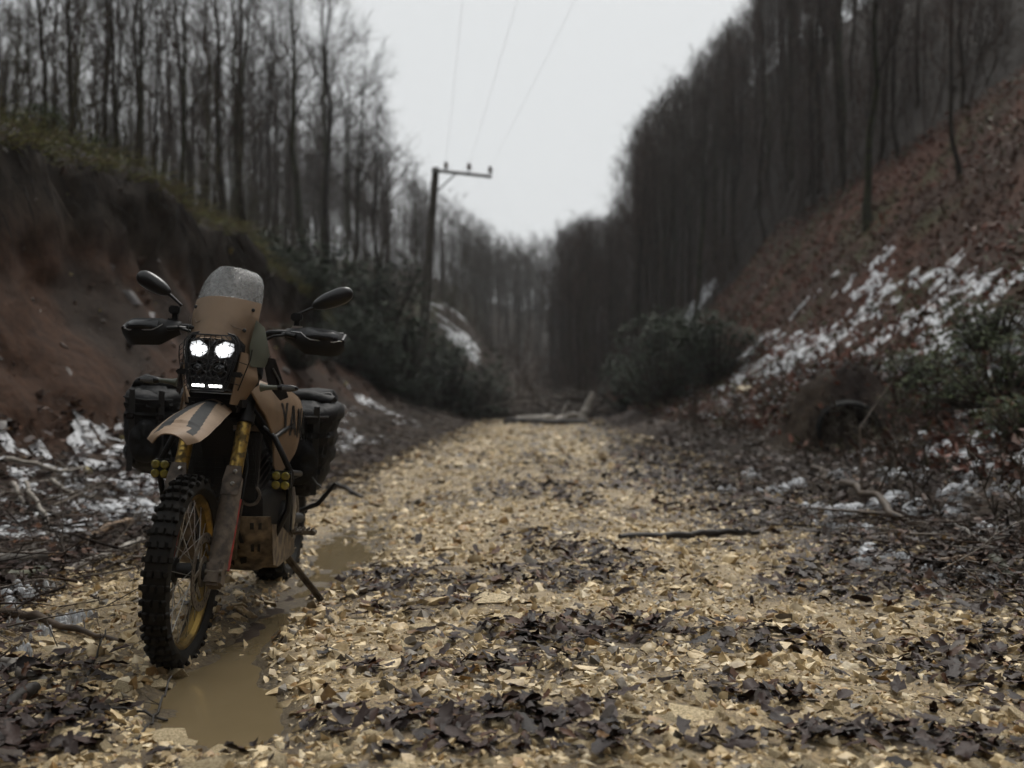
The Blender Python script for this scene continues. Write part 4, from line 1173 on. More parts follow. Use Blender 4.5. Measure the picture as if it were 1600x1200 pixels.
# ================================================================== THE MOTORCYCLE
# bike frame: x to its left side (picture right), y backwards from the front axle, z up, origin on the ground under the front axle
K = {}
K['tan'] = pmat("tan_wrap", (.225, .155, .098), (.145, .100, .064), 5.0, .62, spec=.3, bump=.05, bscale=90, lo=.3, hi=.5, dist=.002)
K['olive'] = pmat("olive_wrap", (.098, .108, .080), (.070, .076, .056), 6.0, .48, dist=.002)
K['char'] = pmat("charcoal_wrap", (.040, .041, .041), (.022, .023, .024), 9.0, .7, spec=.15, dist=.002)
K['black'] = pmat("black_plastic_trim", (.009, .009, .010), (.005, .005, .005), 14.0, .5, rough2=.65, spec=.35)
K['gloss'] = pmat("black_gloss", (.012, .012, .013), (.009, .009, .010), 9.0, .26, spec=.4)
K['rubber'] = pmat("tyre_rubber", (.009, .009, .008), (.017, .014, .011), 16.0, .6, rough2=.75, spec=.22, bump=.2, bscale=60, dist=.003)
K['gold'] = pmat("gold_fork_tube", (.40, .265, .065), (.15, .11, .05), 45.0, .34, metal=.8, lo=.40, hi=.56, rough2=.75, dist=.003)
K['rim'] = pmat("gold_rim", (.30, .195, .045), (.10, .072, .032), 12.0, .38, metal=.75, lo=.36, hi=.6, rough2=.7)
K['guard'] = pmat("muddy_grey_guard", (.165, .130, .098), (.062, .050, .040), 30.0, .7, lo=.35, hi=.6, bump=.4, bscale=80, dist=.003)
K['mud'] = pmat("muddy_aluminium", (.26, .20, .13), (.06, .045, .032), 22.0, .6, metal=.25, lo=.35, hi=.62, bump=.4, bscale=60, dist=.003)
K['steel'] = pmat("bare_steel", (.50, .49, .47), (.30, .28, .25), 20.0, .32, metal=.9, lo=.3, hi=.5)
K['silver'] = pmat("silver_line", (.55, .55, .55), (.42, .42, .42), 20.0, .35, metal=.5)
K['dirtsteel'] = pmat("dirty_steel", (.20, .17, .13), (.075, .06, .045), 25.0, .55, metal=.5)
K['engine'] = pmat("engine_grey", (.026, .024, .022), (.011, .010, .009), 14.0, .6, metal=.3)
K['frame'] = pmat("frame_black", (.010, .010, .010), (.006, .006, .006), 10.0, .45, spec=.3)
K['red'] = pmat("red_strip", (.36, .035, .022), (.16, .03, .02), 30.0, .5)
K['redtag'] = pmat("red_tag", (.55, .03, .03), (.42, .03, .03), 30.0, .5)
K['fabric'] = pmat("black_pack_fabric", (.012, .012, .013), (.006, .006, .006), 12.0, .65, spec=.25, bump=.6, bscale=22, dist=.012)
K['strap'] = pmat("black_webbing", (.022, .022, .022), (.013, .013, .013), 60.0, .6, bump=.5, bscale=220, dist=.002)
K['grey_edge'] = pmat("grey_piping", (.12, .12, .12), (.07, .07, .07), 30.0, .6)
K['lens_y'] = pmat("yellow_lens", (.30, .25, .045), (.14, .115, .025), 40.0, .12, coat=.5)
K['lens_d'] = pmat("dark_lens", (.030, .032, .034), (.010, .010, .011), 30.0, .06, coat=.8)
K['chrome'] = pmat("reflector_chrome", (.20, .205, .21), (.10, .10, .105), 20.0, .22, metal=.9)
K['lit'] = emat("lit_led", (1.0, .99, .96), 7.0)
K['refl'] = emat("reflector_glow", (.70, .72, .75), .35)  # own emission stands in for LED light falling on the reflector
K['drl'] = emat("lit_running_light", (1.0, .99, .96), 4.0)
K['mesh'] = pmat("radiator_mesh", (.020, .020, .020), (.010, .010, .010), 50.0, .5, metal=.4)
K['letter'] = pmat("black_letter", (.012, .012, .012), (.010, .010, .010), 20.0, .45)
K['mirror'] = pmat("mirror_shell", (.010, .010, .011), (.006, .006, .006), 14.0, .34)
def screen_mat():
    m, n, l, b = _nodes("rain_wet_windscreen")
    tc = n.new("ShaderNodeTexCoord")
    vo = n.new("ShaderNodeTexVoronoi"); vo.inputs["Scale"].default_value = 190.0
    nz = n.new("ShaderNodeTexNoise"); nz.inputs["Scale"].default_value = 60.0; nz.inputs["Detail"].default_value = 4
    l.new(tc.outputs["Object"], vo.inputs["Vector"]); l.new(tc.outputs["Object"], nz.inputs["Vector"])
    rp = n.new("ShaderNodeValToRGB"); rp.color_ramp.elements[0].color = (.20, .205, .20, 1); rp.color_ramp.elements[1].color = (.34, .345, .34, 1)
    rp.color_ramp.elements[0].position = .35; rp.color_ramp.elements[1].position = .65
    l.new(nz.outputs["Fac"], rp.inputs["Fac"]); l.new(rp.outputs["Color"], b.inputs["Base Color"])
    bp = n.new("ShaderNodeBump"); bp.inputs["Strength"].default_value = .6; bp.inputs["Distance"].default_value = .003
    l.new(vo.outputs["Distance"], bp.inputs["Height"]); l.new(bp.outputs["Normal"], b.inputs["Normal"])
    b.inputs["Roughness"].default_value = .22
    b.inputs["Alpha"].default_value = .60
    return m
K['screen'] = screen_mat()

BX, BY = -1.208, 3.75
bike = empty("adventure_motorcycle", (BX, BY, zg(BX, BY) - .012), (0, R(3.5), R(0.4)))
tag(bike, "tan camouflage adventure motorcycle with lit headlights and black panniers parked beside the puddle", "motorcycle")
AX = .348
def part(name, loc=(0, 0, 0), parent=None): return empty(name, loc, parent=parent or bike)
rk = Vector((0, math.sin(R(27)), math.cos(R(27))))            # fork axis
def fk(x, t, fwd=0.0): return Vector((x, .035, .330)) + rk * t + Vector((0, -math.cos(R(27)), math.sin(R(27)))) * fwd

# ---- wheels
def wheel(name, y, axle, Ro, w, rim_r, mats, knob_rows, detailed):
    e = part(name, (0, y, axle))
    prof = [(rim_r + .004, -w * .33), (rim_r + .022, -w * .47), (Ro - .045, -w * .50), (Ro - .022, -w * .42), (Ro - .014, -w * .22), (Ro - .012, 0), (Ro - .014, w * .22), (Ro - .022, w * .42), (Ro - .045, w * .50), (rim_r + .022, w * .47), (rim_r + .004, w * .33)]
    MB().lathe(prof, (0, 0, 0), (1, 0, 0), 72, close=True).build("tyre", mats[0], e)
    rp = [(rim_r + .008, -w * .34), (rim_r + .010, -w * .29), (rim_r - .006, -w * .25), (rim_r - .018, -w * .10), (rim_r - .018, w * .10), (rim_r - .006, w * .25), (rim_r + .010, w * .29), (rim_r + .008, w * .34), (rim_r + .002, 0)]
    MB().lathe(rp, (0, 0, 0), (1, 0, 0), 64, close=True).build("rim", mats[1], e)
    MB().lathe([(.018, -.075), (.030, -.07), (.030, -.05), (.045, -.045), (.045, -.032), (.028, -.026), (.028, .026), (.045, .032), (.045, .045), (.030, .05), (.030, .07), (.018, .075)], (0, 0, 0), (1, 0, 0), 20).build("hub", K['engine'], e)
    # knobs of the tread, each a block of its own
    kw = w / .09
    km = [MB().box((0, 0, 0), (.021 * kw, .026, .020), None, .86).mesh("knob", mats[0], 0, .002), MB().box((0, 0, 0), (.018 * kw, .022, .026), None, .82).mesh("knob", mats[0], 0, .002)]
    joined = MB()
    for i in range(knob_rows):
        a0 = i * 2 * math.pi / knob_rows
        lay = ((-.37, Ro - .017, .55, 1), (.37, Ro - .017, -.55, 1), (-.14, Ro - .010, .12, 0), (.14, Ro - .010, -.12, 0)) if i % 2 else ((-.43, Ro - .028, .8, 1), (.43, Ro - .028, -.8, 1), (-.27, Ro - .012, .3, 0), (0, Ro - .009, 0, 0), (.27, Ro - .012, -.3, 0))
        for (fx, rr, tl, ki) in lay:
            p = Vector((fx * w, -math.cos(a0) * rr, math.sin(a0) * rr))
            rot = Matrix.Rotation(a0 - math.pi / 2, 4, 'X').inverted() @ Matrix.Rotation(-tl, 4, 'Y')
            rot = Matrix.Rotation(math.pi / 2 - a0, 4, 'X') @ Matrix.Rotation(-tl, 4, 'Y')
            if detailed:
                o = link("knob", km[ki], e); o.matrix_local = Matrix.Translation(p) @ rot
            else:
                joined.box(p, (.021 * kw, .026, .020), rot.to_3x3(), .86)
    if not detailed:
        o = joined.build("tread", mats[0], e, 0); o["kind"] = "stuff"
    # laced spokes
    sp = MB().tube([(0, 0, 0), (0, 0, 1)], .0019, 5).mesh("spoke", K['steel'], 60)
    for i in range(32):
        a = i * 2 * math.pi / 32; side = 1 if i % 2 else -1; tw = .42 * (1 if (i // 2) % 2 else -1)
        p = Vector((side * .038, math.cos(a + tw) * .043, math.sin(a + tw) * .043)); q = Vector((side * w * .04, math.cos(a) * (rim_r - .014), math.sin(a) * (rim_r - .014)))
        o = link("spoke", sp, e); d = q - p
        o.location = p; o.rotation_euler = d.to_track_quat('Z', 'Y').to_euler(); o.scale = (1, 1, d.length)
    for s in (-1, 1):
        if not detailed and s < 0: continue
        m = MB(); m.lathe([(.108, -.0022), (.141, -.0022), (.141, .0022), (.108, .0022)], (s * .066, 0, 0), (1, 0, 0), 60, close=True)
        for q in range(6):
            a = q * math.pi / 3
            m.box((s * .066, math.cos(a) * .082, math.sin(a) * .082), (.003, .018, .056), Matrix.Rotation(math.pi / 2 - a, 3, 'X') @ Matrix.Rotation(.3, 3, 'X'))
        m.lathe([(.034, -.003), (.056, -.003), (.056, .003), (.034, .003)], (s * .066, 0, 0), (1, 0, 0), 30, close=True)
        dsc = m.build("brake_disc", K['dirtsteel'], e)
        hm = MB()
        for q in range(30):
            a = q * 2 * math.pi / 30; rr = .118 + .006 * (q % 3)
            hm.lathe([(.0042, -.0031), (.0042, .0031)], (s * .066, math.cos(a) * rr, math.sin(a) * rr), (1, 0, 0), 8)
        # the drilled holes are too small to pick apart
        ho = hm.build("drilled_hole", K['black'], e, 0); ho["kind"] = "stuff"
    return e
wheel("front_wheel", 0, AX, .350, .092, .274, (K['rubber'], K['rim']), 44, True)
wheel("rear_wheel", 1.595, .335, .338, .150, .240, (K['rubber'], K['rim']), 40, False)

# ---- fork legs
for s in (-1, 1):
    e = part("fork_leg")
    MB().tube([fk(s * .105, .30), fk(s * .105, .72)], .0275, 16).build("fork_tube", K['gold'], e)
    MB().tube([fk(s * .105, -.035), fk(s * .105, .02), fk(s * .105, .32)], [.027, .031, .022], 14).build("slider", K['guard'], e)
    MB().box(fk(s * .105, 0, .012), (.062, .075, .095), Matrix.Rotation(-R(27), 3, 'X')).build("axle_clamp", K['guard'], e, 35, .01)
    def shell(u, v, s=s):
        a = (-.62 + 1.24 * v) * math.pi; t = .02 + .36 * u; rr = .034 - .003 * u + .004 * math.sin(u * 3.1)
        c = fk(s * .105, t)
        return c + Vector((math.sin(a) * rr, 0, 0)) + Vector((0, -math.cos(R(27)), math.sin(R(27)))) * (math.cos(a) * rr * 1.05)
    MB().surf(shell, 14, 14, .003).build("fork_guard", K['guard'], e, 50)
    pl = [(-.032, .30), (.034, .30), (.040, .37), (.030, .42), (-.026, .42), (-.034, .36)]
    MB().plate([fk(s * .105 + a, t, .040) for a, t in pl], Vector((0, math.cos(R(27)), -math.sin(R(27)))) * .004).build("guard_bracket", K['guard'], e, 35, .002)
    for a, t in ((.010, .395), (.008, .345)):
        c = fk(s * .105 + a, t, .040); ax = Vector((0, -math.cos(R(27)), math.sin(R(27))))
        MB().lathe([(.0085, 0), (.0085, .004), (.006, .007), (.0, .007)], c, ax, 12).build("bolt", K['steel'], e)
    MB().tube([fk(s * .105 + .038 * 1, .02, -.004), fk(s * .105 + .036, .30, -.004)], .0065, 8).build("red_strip", K['red'], e)
    cal = MB().box(fk(s * .088, .085, -.055), (.045, .060, .115), Matrix.Rotation(-R(20), 3, 'X')).build("brake_caliper", K['dirtsteel'], e, 35, .012)
    MB().tube([fk(s * .105, .10, -.05), fk(s * .135, .25, -.05), fk(s * .14, .45, -.03), fk(s * .08, .70, -.02)], .005, 6).build("brake_hose", K['black'], e)
MB().tube([(-.135, 0, AX), (.135, 0, AX)], .011, 12).build("front_axle", K['dirtsteel'], bike)
for nm, t, w in (("lower_triple_clamp", .635, .034), ("upper_triple_clamp", .84, .028)):
    m = MB(); c = fk(0, t, 0)
    m.box(c + Vector((0, .012, 0)), (.25, .075, w), Matrix.Rotation(-R(27), 3, 'X'))
    for s in (-1, 1): m.lathe([(.037, -w * .7), (.037, w * .7)], fk(s * .105, t), rk, 18)
    m.build(nm, K['black'], bike, 35, .003)
for s in (-1, 1): MB().tube([fk(s * .105, .655), fk(s * .105, .86)], .0285, 14).build("upper_fork_tube", K['frame'], bike)

# ---- front mudguard: broad beak, tan with charcoal chevrons
def fend(u, v):
    y = .30 - .56 * u; z = .965 - .105 * u ** 1.15 + .015 * math.sin(u * math.pi) + (.0 if u > .05 else 0)
    hw = np.interp(u, [0, .25, .55, .8, .93, 1.0], [.066, .085, .100, .100, .090, .060])
    q = 2 * v - 1
    return (q * hw, y - .02 * (1 - q * q) * (u > .9), z - .038 * abs(q) ** 2.4 - (.014 * u) * (1 - abs(q)) * 0 + .008 * (1 - abs(q)) * (u < .8))
def fend_mat(u, v):
    q = abs(2 * v - 1)
    if u < .10: return 1
    if .20 < u < .93 and abs(q - (.18 + .5 * (u - .2))) < .22 and not (u > .86 and q < .5): return 1
    return 0
f = MB().surf(fend, 84, 64, .004, fend_mat).build("front_mudguard", [K['tan'], K['char']], bike, 40)
for s in (-1, 1):
    for y in (.05, .16):
        MB().lathe([(.006, 0), (.006, .004), (0, .005)], (s * .055, y, .952 - .03 * (.16 - y) / .11), (0, -.15, 1), 10).build("mudguard_bolt", K['black'], f)
MB().surf(lambda u, v: ((2 * v - 1) * .062, .30 + .06 * u, .90 - .16 * u - .02 * abs(2 * v - 1) ** 2), 6, 8, .004).build("mudguard_tail", K['black'], bike)

# ---- headlight tower
TILT = .20   # the tower leans back going up
def hl(x, z, out=0.0): return Vector((x * .88, .150 + (z - 1.0) * TILT - out + .9 * x * x, z + .022))
outl = [(-.070, .978), (.070, .978), (.086, 1.01), (.112, 1.125), (.112, 1.16), (.092, 1.192), (.03, 1.205), (-.03, 1.205), (-.092, 1.192), (-.112, 1.16), (-.112, 1.125), (-.086, 1.01)]
hd = part("headlight")
m = MB(); n = len(outl)
ring_f = [hl(x, z, .004) for x, z in outl]; ring_b = [Vector((x * .97, .150 + (z - 1) * TILT + .10, z + .022)) for x, z in outl]
cen = hl(0, 1.09, .012)
m.add(ring_f + ring_b + [cen], [(i, (i + 1) % n, n + (i + 1) % n, n + i) for i in range(n)] + [((i + 1) % n, i, 2 * n) for i in range(n)])
m.build("headlight_housing", K['gloss'], hd, 30)
MB().tube([hl(x, z, .008) for x, z in outl], .0045, 6, closed=True).build("headlight_bezel", K['black'], hd)
ax = Vector((0, -1, TILT * .6)).normalized()
for s in (-1, 1):
    # lit upper lamps: slanting reflector with a bright LED block
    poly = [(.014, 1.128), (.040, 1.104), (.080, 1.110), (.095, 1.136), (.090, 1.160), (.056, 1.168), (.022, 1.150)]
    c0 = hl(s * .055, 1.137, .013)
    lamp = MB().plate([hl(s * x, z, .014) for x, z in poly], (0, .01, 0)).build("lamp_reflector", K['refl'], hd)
    inner = [(s * (.054 + (x - .056) * .66), 1.135 + (z - 1.137) * .52) for x, z in poly]
    MB().plate([hl(x, z, .020) for x, z in inner], (0, .005, 0)).build("lit_lamp", K['lit'], hd)
    # unlit projector lamps below
    c = hl(s * .046, 1.058, .010)
    MB().lathe([(.026, -.004), (.033, .004), (.0365, .010), (.0365, .016), (.031, .016), (.026, .005)], c, ax, 26, close=True).build("projector_ring", K['chrome'], hd)
    MB().lathe([(.0255, .0), (.024, .008), (.018, .014), (.009, .0175), (.0, .0185)], c, ax, 22).build("projector_lens", K['lens_d'], hd)
    MB().lathe([(.012, .016), (.0135, .0185), (.012, .0195)], c, ax, 18, close=True).build("projector_pupil", K['black'], hd)
    # running light strips at the chin
    poly = [(.008, .990), (.062, .992), (.066, 1.004), (.010, 1.004)]
    MB().plate([hl(s * x, z, .014) for x, z in poly], (0, .008, 0)).build("running_light_base", K['chrome'], hd)
    for q in range(6):
        x = s * (.013 + q * .0092)
        MB().box(hl(x, .9975, .017), (.0068, .006, .009)).build("running_light", K['drl'], hd)
# plastic V between the lamps
MB().plate([hl(-.05, 1.200, .010), hl(0, 1.150, .016), hl(.05, 1.200, .010), hl(0, 1.178, .014)], (0, .006, 0)).build("brow_trim", K['chrome'], hd)
# wire guard in front of the glass
gd = part("headlight_guard")
def gl(x, z): return hl(x, z, .042)
go = [(-.072, .985), (.072, .985), (.110, 1.125), (.112, 1.165), (.085, 1.190), (-.085, 1.190), (-.112, 1.165), (-.110, 1.125)]
MB().tube([gl(x, z) for x, z in go], .0028, 6, closed=True).build("guard_rim", K['frame'], gd)
def half(z): return float(np.interp(z, [.985, 1.125, 1.165, 1.19], [.072, .110, .112, .085]))
for k in range(8):
    z = 1.008 + k * .0235; w = half(z)
    MB().tube([gl(-w + 2 * w * i / 8, z + .005 * (1 if (i + k) % 2 else -1)) for i in range(9)], .0017, 5).build("guard_wire", K['frame'], gd)
for k in range(7):
    f_ = -1 + 2 * (k + 1) / 8
    MB().tube([gl(f_ * half(z) + .003 * (1 if (i + k) % 2 else -1), z) for i, z in enumerate(np.linspace(.985, 1.19, 9))], .0017, 5).build("guard_wire", K['frame'], gd)
for s in (-1, 1):
    for k in range(9):
        z = 1.0 + k * .02; w = half(z)
        if s < 0 or k in (1, 5):
            MB().tube([gl(s * w, z), Vector((s * (w + .028), gl(s * w, z).y + .075, z + .006))], .0016, 5).build("guard_side_wire", K['frame'], gd)
    z0 = [(s * (half(z) + .028), gl(s * half(z), z).y + .075, z + .006) for z in (1.0, 1.06, 1.12, 1.16)]
    MB().tube(z0, .0024, 5).build("guard_side_rail", K['frame'], gd)
    b = hl(s * .105, 1.045, .01)
    MB().box(b + Vector((s * .012, 0, 0)), (.042, .020, .020)).build("guard_mount", K['black'], gd, 35, .005)

# ---- tan cowl above the lamps and the clear windscreen
def cowl(u, v, z0=1.188, z1=1.372, out=0.0):
    z = z0 + (z1 - z0) * u; q = 2 * v - 1
    hw = np.interp(z, [1.18, 1.22, 1.29, 1.35, 1.40, 1.44, 1.47, 1.49], [.110, .118, .128, .127, .124, .118, .104, .080])
    y = .150 + (z - 1.188) * .62 + .125 * abs(q) ** 2.2 - out
    zz = z - (.050 * abs(q) ** 2.5) * max(0, 1 - u * 3) * 0 - .012 * abs(q) ** 2
    return (q * hw, y, zz)
cw = MB().surf(lambda u, v: (lambda p: (p[0], p[1], p[2] - (.16 * max(0, abs(2 * v - 1) - .62) ** 1.2 * 1.4 * (1 - u) if u < .6 else 0)))(cowl(u, v, 1.200, 1.365, .006)), 26, 26, .004).build("front_cowl", K['tan'], bike, 40)
for x, z in ((-.112, 1.335), (.112, 1.335), (-.100, 1.250), (.100, 1.250)):
    q = x / .136; p = Vector((x, .150 + (z - 1.188) * .62 + .125 * abs(q) ** 2.2 - .007, z - .012))
    MB().lathe([(.0075, 0), (.0075, .003), (.005, .006), (0, .006)], p, (q * .5, -1, .3), 12).build("cowl_bolt", K['black'], cw)
# hairline cracks and scratches in the wrap
rc = np.random.default_rng(77)
for pts in (((-.085, 1.262), (-.05, 1.272), (-.02, 1.275), (.015, 1.270), (.045, 1.268), (.075, 1.250), (.105, 1.238)), ((.015, 1.36), (.018, 1.33), (.004, 1.305)), ((.04, 1.352), (.062, 1.345), (.058, 1.335)), ((-.10, 1.285), (-.08, 1.262))):
    m = MB(); P = []
    for i in range(len(pts) - 1):
        for g in (0, .5): P.append((pts[i][0] * (1 - g) + pts[i + 1][0] * g, pts[i][1] * (1 - g) + pts[i + 1][1] * g + rc.normal() * .002))
    P.append(pts[-1]); path = []
    for x, z in P:
        q = x / .137; path.append((x, .150 + (z - 1.188) * .62 + .125 * abs(q) ** 2.2 - .0065, z - .012 * q * q))
    m.tube(path, .0011, 5).build("scratch", K['guard'], cw)
ws = MB().surf(lambda u, v: cowl(u, v, 1.335, 1.490, .0), 22, 26, .004).build("windscreen", K['screen'], bike, 60)
MB().tube([Vector(cowl(1, v / 12, 1.200, 1.366, .004)) for v in range(2, 11)], .0022, 5).build("screen_edge", K['silver'], ws)
# olive side wings and inner black panels
for s in (-1, 1):
    e = part("side_wing")
    MB().plate([(s * .120, .255, 1.18), (s * .130, .30, 1.285), (s * .150, .36, 1.26), (s * .168, .40, 1.15), (s * .160, .36, 1.10), (s * .128, .26, 1.10)], (0, .006, 0)).build("olive_wing", K['olive'], e, 35, .002)
    MB().plate([(s * .150, .36, 1.14), (s * .185, .42, 1.14), (s * .232, .50, .985), (s * .205, .47, .97), (s * .168, .40, 1.03)], (0, .008, 0)).build("air_duct", K['gloss'], e, 35, .002)
    MB().tube([(s * .183, .408, 1.10), (s * .205, .445, 1.05), (s * .214, .46, 1.01)], .004, 6).build("duct_slot", K['grey_edge'], e)
    # tan cheek running down beside the lamp
    def cheek(u, v, s=s):
        z = 1.155 - .20 * u; x0 = .108 - .022 * u; x1 = np.interp(u, [0, .5, 1], [.126, .150, .096])
        return (s * (x0 + (x1 - x0) * v), .165 + (z - 1.0) * .2 + .14 * v ** 1.3, z - .01 * v)
    MB().surf(cheek, 10, 8, .004, lambda u, v: 0).build("cheek_panel", [K['tan'], K['olive']], e, 40)
    # turn signal on its stalk
    t = part("turn_signal")
    a = Vector((s * .165, .30, 1.022)); b = Vector((s * .232, .29, 1.026)); c = Vector((s * .312, .285, 1.030))
    MB().tube([a, a + (b - a) * .3, b], [.018, .011, .008], 10).build("signal_stalk", K['olive'], t)
    MB().loft([[Vector((b.x + (c.x - b.x) * f, b.y + (-.012 if q < 0 else .010) * 0 + math.cos(q) * w * .75, b.z + math.sin(q) * w)) for q in np.linspace(0, 2 * math.pi, 12, endpoint=False)] for f, w in ((-.05, .007), (.15, .013), (.6, .014), (.9, .010), (1.0, .004))]).build("signal_body", K['gloss'], t)
    MB().loft([[Vector((b.x + (c.x - b.x) * f, b.y - .011 + math.cos(q) * .003, b.z + math.sin(q) * w)) for q in np.linspace(0, 2 * math.pi, 10, endpoint=False)] for f, w in ((.25, .008), (.6, .009), (.85, .006))]).build("signal_lens", K['grey_edge'], t)

# ---- tank shrouds with the maker's lettering, tank, seat, tail
def shx(y, z): return .150 + .26 * np.clip(y - .32, 0, .34) + .03 * np.clip((y - .66), 0, .5) - 1.3 * max(0, z - .92) ** 1.6 - .10 * max(0, .80 - z)
def grid_poly(poly, fx, s, thick, matf, nx=26, nz=22):
    """fill a (y, z) outline with a bent sheet: rows of quads clipped between the outline's left and right"""
    zs = [p[1] for p in poly]; z0, z1 = min(zs), max(zs)
    def span(z):
        xs = []
        for a, b in zip(poly, poly[1:] + poly[:1]):
            if (a[1] - z) * (b[1] - z) <= 0 and abs(a[1] - b[1]) > 1e-9:
                xs.append(a[0] + (b[0] - a[0]) * (z - a[1]) / (b[1] - a[1]))
        return (min(xs), max(xs)) if xs else (poly[0][0], poly[0][0])
    def fn(u, v):
        z = z0 + .0005 + (z1 - z0 - .001) * u; a, b = span(z); y = a + (b - a) * v
        return (s * fx(y, z), y, z)
    return MB().surf(fn, nz, nx, thick * s, lambda u, v: matf(*(lambda p: (p[1], p[2]))(fn(u, v))))
poly = [(.300, 1.005), (.42, 1.035), (.60, 1.020), (.74, .975), (.76, .90), (.70, .76), (.62, .70), (.555, .655), (.50, .70), (.46, .82), (.38, .915), (.325, .965)]
def shm(y, z):
    if z > .935 and y < .5 and fbm(np.array([y * 16.0]), np.array([z * 16.0]), 2, 90)[0] > .55: return 1
    if (z < .78 and y > .60 and fbm(np.array([y * 9.0]), np.array([z * 9.0]), 2, 91)[0] > .5): return 1
    return 0
LET = {'Y': [[(0, 1), (.28, 1), (.60, .45), (.36, .45)], [(1, 1), (.72, 1), (.40, .45), (.64, .45)], [(.36, .5), (.64, .5), (.64, 0), (.36, 0)]],
       'A': [[(0, 0), (.26, 0), (.64, 1), (.36, 1)], [(1, 0), (.74, 0), (.36, 1), (.64, 1)], [(.22, .2), (.78, .2), (.72, .4), (.28, .4)]],
       'M': [[(0, 0), (.22, 0), (.22, 1), (0, 1)], [(1, 0), (.78, 0), (.78, 1), (1, 1)], [(0, 1), (.26, 1), (.60, .15), (.40, .15)], [(1, 1), (.74, 1), (.40, .15), (.60, .15)]],
       'H': [[(0, 0), (.25, 0), (.25, 1), (0, 1)], [(1, 0), (.75, 0), (.75, 1), (1, 1)], [(.2, .4), (.8, .4), (.8, .62), (.2, .62)]]}
for s in (-1, 1):
    sh = grid_poly(poly, shx, s, .005, shm).build("tank_shroud", [K['tan'], K['olive']], bike, 40)
    MB().tube([(s * (shx(y, z) + .003), y, z) for y, z in ((.298, 1.004), (.33, .962), (.385, .912), (.462, .82), (.50, .70))], .005, 6).build("shroud_edge", K['tan'], sh)
    yo = .515
    for ci, ch in enumerate("YAMAHA"):
        m = MB()
        for k_, quad in enumerate(LET[ch]):
            pts = []
            for (a, b) in quad:
                # read from the front of the bike backwards on its left side, from the rear forwards on the right
                aa = a if s > 0 else 1 - a
                y = (yo + ci * .072 + aa * .062) if s > 0 else (yo + (5 - ci) * .072 + aa * .062); z = .815 + b * .125 + (-.012 * ci if s > 0 else -.012 * (5 - ci)) + .02
                pts.append((s * (shx(min(y, .78), z) + .0078 + .0006 * k_), y, z))
            m.plate(pts, (s * .0008, 0, 0))
        m.build("letter", K['letter'], sh, 0)
def ring_yz(y, hw, zc, hh, n=20, e=2.6):
    out = []
    for i in range(n):
        a = i * 2 * math.pi / n; c, s_ = math.cos(a), math.sin(a)
        out.append(Vector((hw * math.copysign(abs(c) ** (2 / e), c), y, zc + hh * math.copysign(abs(s_) ** (2 / e), s_))))
    return out
MB().loft([ring_yz(y, w, z, h) for y, w, z, h in ((.40, .06, .97, .04), (.45, .12, .97, .07), (.60, .165, .955, .10), (.80, .155, .93, .11), (.95, .11, .89, .09), (1.0, .07, .86, .05))]).build("fuel_tank", K['tan'], bike, 40)
MB().loft([ring_yz(y, w, z, h) for y, w, z, h in ((.90, .07, .89, .05), (1.0, .12, .885, .05), (1.2, .15, .88, .045), (1.35, .15, .90, .045), (1.6, .13, .945, .04), (1.75, .08, .96, .03))]).build("seat", K['black'], bike, 40)
MB().loft([ring_yz(y, w, z, h) for y, w, z, h in ((1.45, .12, .88, .05), (1.7, .12, .92, .05), (1.9, .08, .95, .035), (1.98, .04, .96, .02))]).build("tail", K['tan'], bike, 40)
# side panels below the tank on the picture's right
for s in (-1, 1):
    MB().plate([(s * .16, .80, .86), (s * .165, 1.02, .84), (s * .15, 1.10, .70), (s * .15, .90, .66), (s * .16, .78, .74)], (s * .01, 0, 0)).build("side_panel", K['char'], bike, 35, .003)

# ---- frame, radiator, engine, skid plate
MB().box((0, .42, .70), (.30, .035, .27), Matrix.Rotation(-.12, 3, 'X')).build("radiator", K['engine'], bike, 35, .004)
rad = part("radiator_guard")
for k in range(15):
    x = -.14 + .02 * k
    MB().tube([(x, .398 + .0, .58), (x + .02 * (k % 2), .385, .70), (x, .365, .82)], .0020, 4).build("mesh_wire", K['mesh'], rad)
for k in range(12):
    z = .59 + .02 * k
    MB().tube([(-.145, .396 - (z - .58) * .13, z), (.145, .396 - (z - .58) * .13, z)], .0020, 4).build("mesh_wire", K['mesh'], rad)
en = part("engine")
MB().loft([ring_yz(y, w, z, h, 16, 4) for y, w, z, h in ((.50, .10, .46, .10), (.54, .15, .47, .14), (.75, .18, .45, .15), (1.0, .17, .44, .15), (1.06, .12, .45, .12))]).build("crankcase", K['engine'], en, 40)
MB().box((0, .62, .68), (.24, .20, .26), Matrix.Rotation(.3, 3, 'X')).build("cylinder_block", K['engine'], en, 35, .02)
for k in range(5): MB().box((0, .612 - .01 * k, .60 + .035 * k), (.27, .225, .007), Matrix.Rotation(.3, 3, 'X')).build("cooling_fin", K['engine'], en)
for s in (-1, 1):
    MB().lathe([(.085, 0), (.085, .02), (.070, .035), (.05, .038), (.0, .038)], (s * .168, .80, .44), (s, 0, 0), 28).build("crankcase_cover", K['engine'], en)
    MB().tube([(s * .07, .50, .64), (s * .075, .43, .58), (s * .07, .40, .46), (s * .05, .46, .33), (s * .05, .8, .27)], .021, 10).build("exhaust_header", K['dirtsteel'], en)
MB().lathe([(.036, 0), (.044, .004), (.044, .012), (.036, .014), (.03, .006)], (.125, .405, .585), (0, -1, .1), 22, close=True).build("horn_ring", K['dirtsteel'], en)
MB().lathe([(.036, 0), (.03, .008), (.0, .010)], (.125, .405, .585), (0, -1, .1), 22).build("horn_face", K['black'], en)
sk = part("skid_plate")
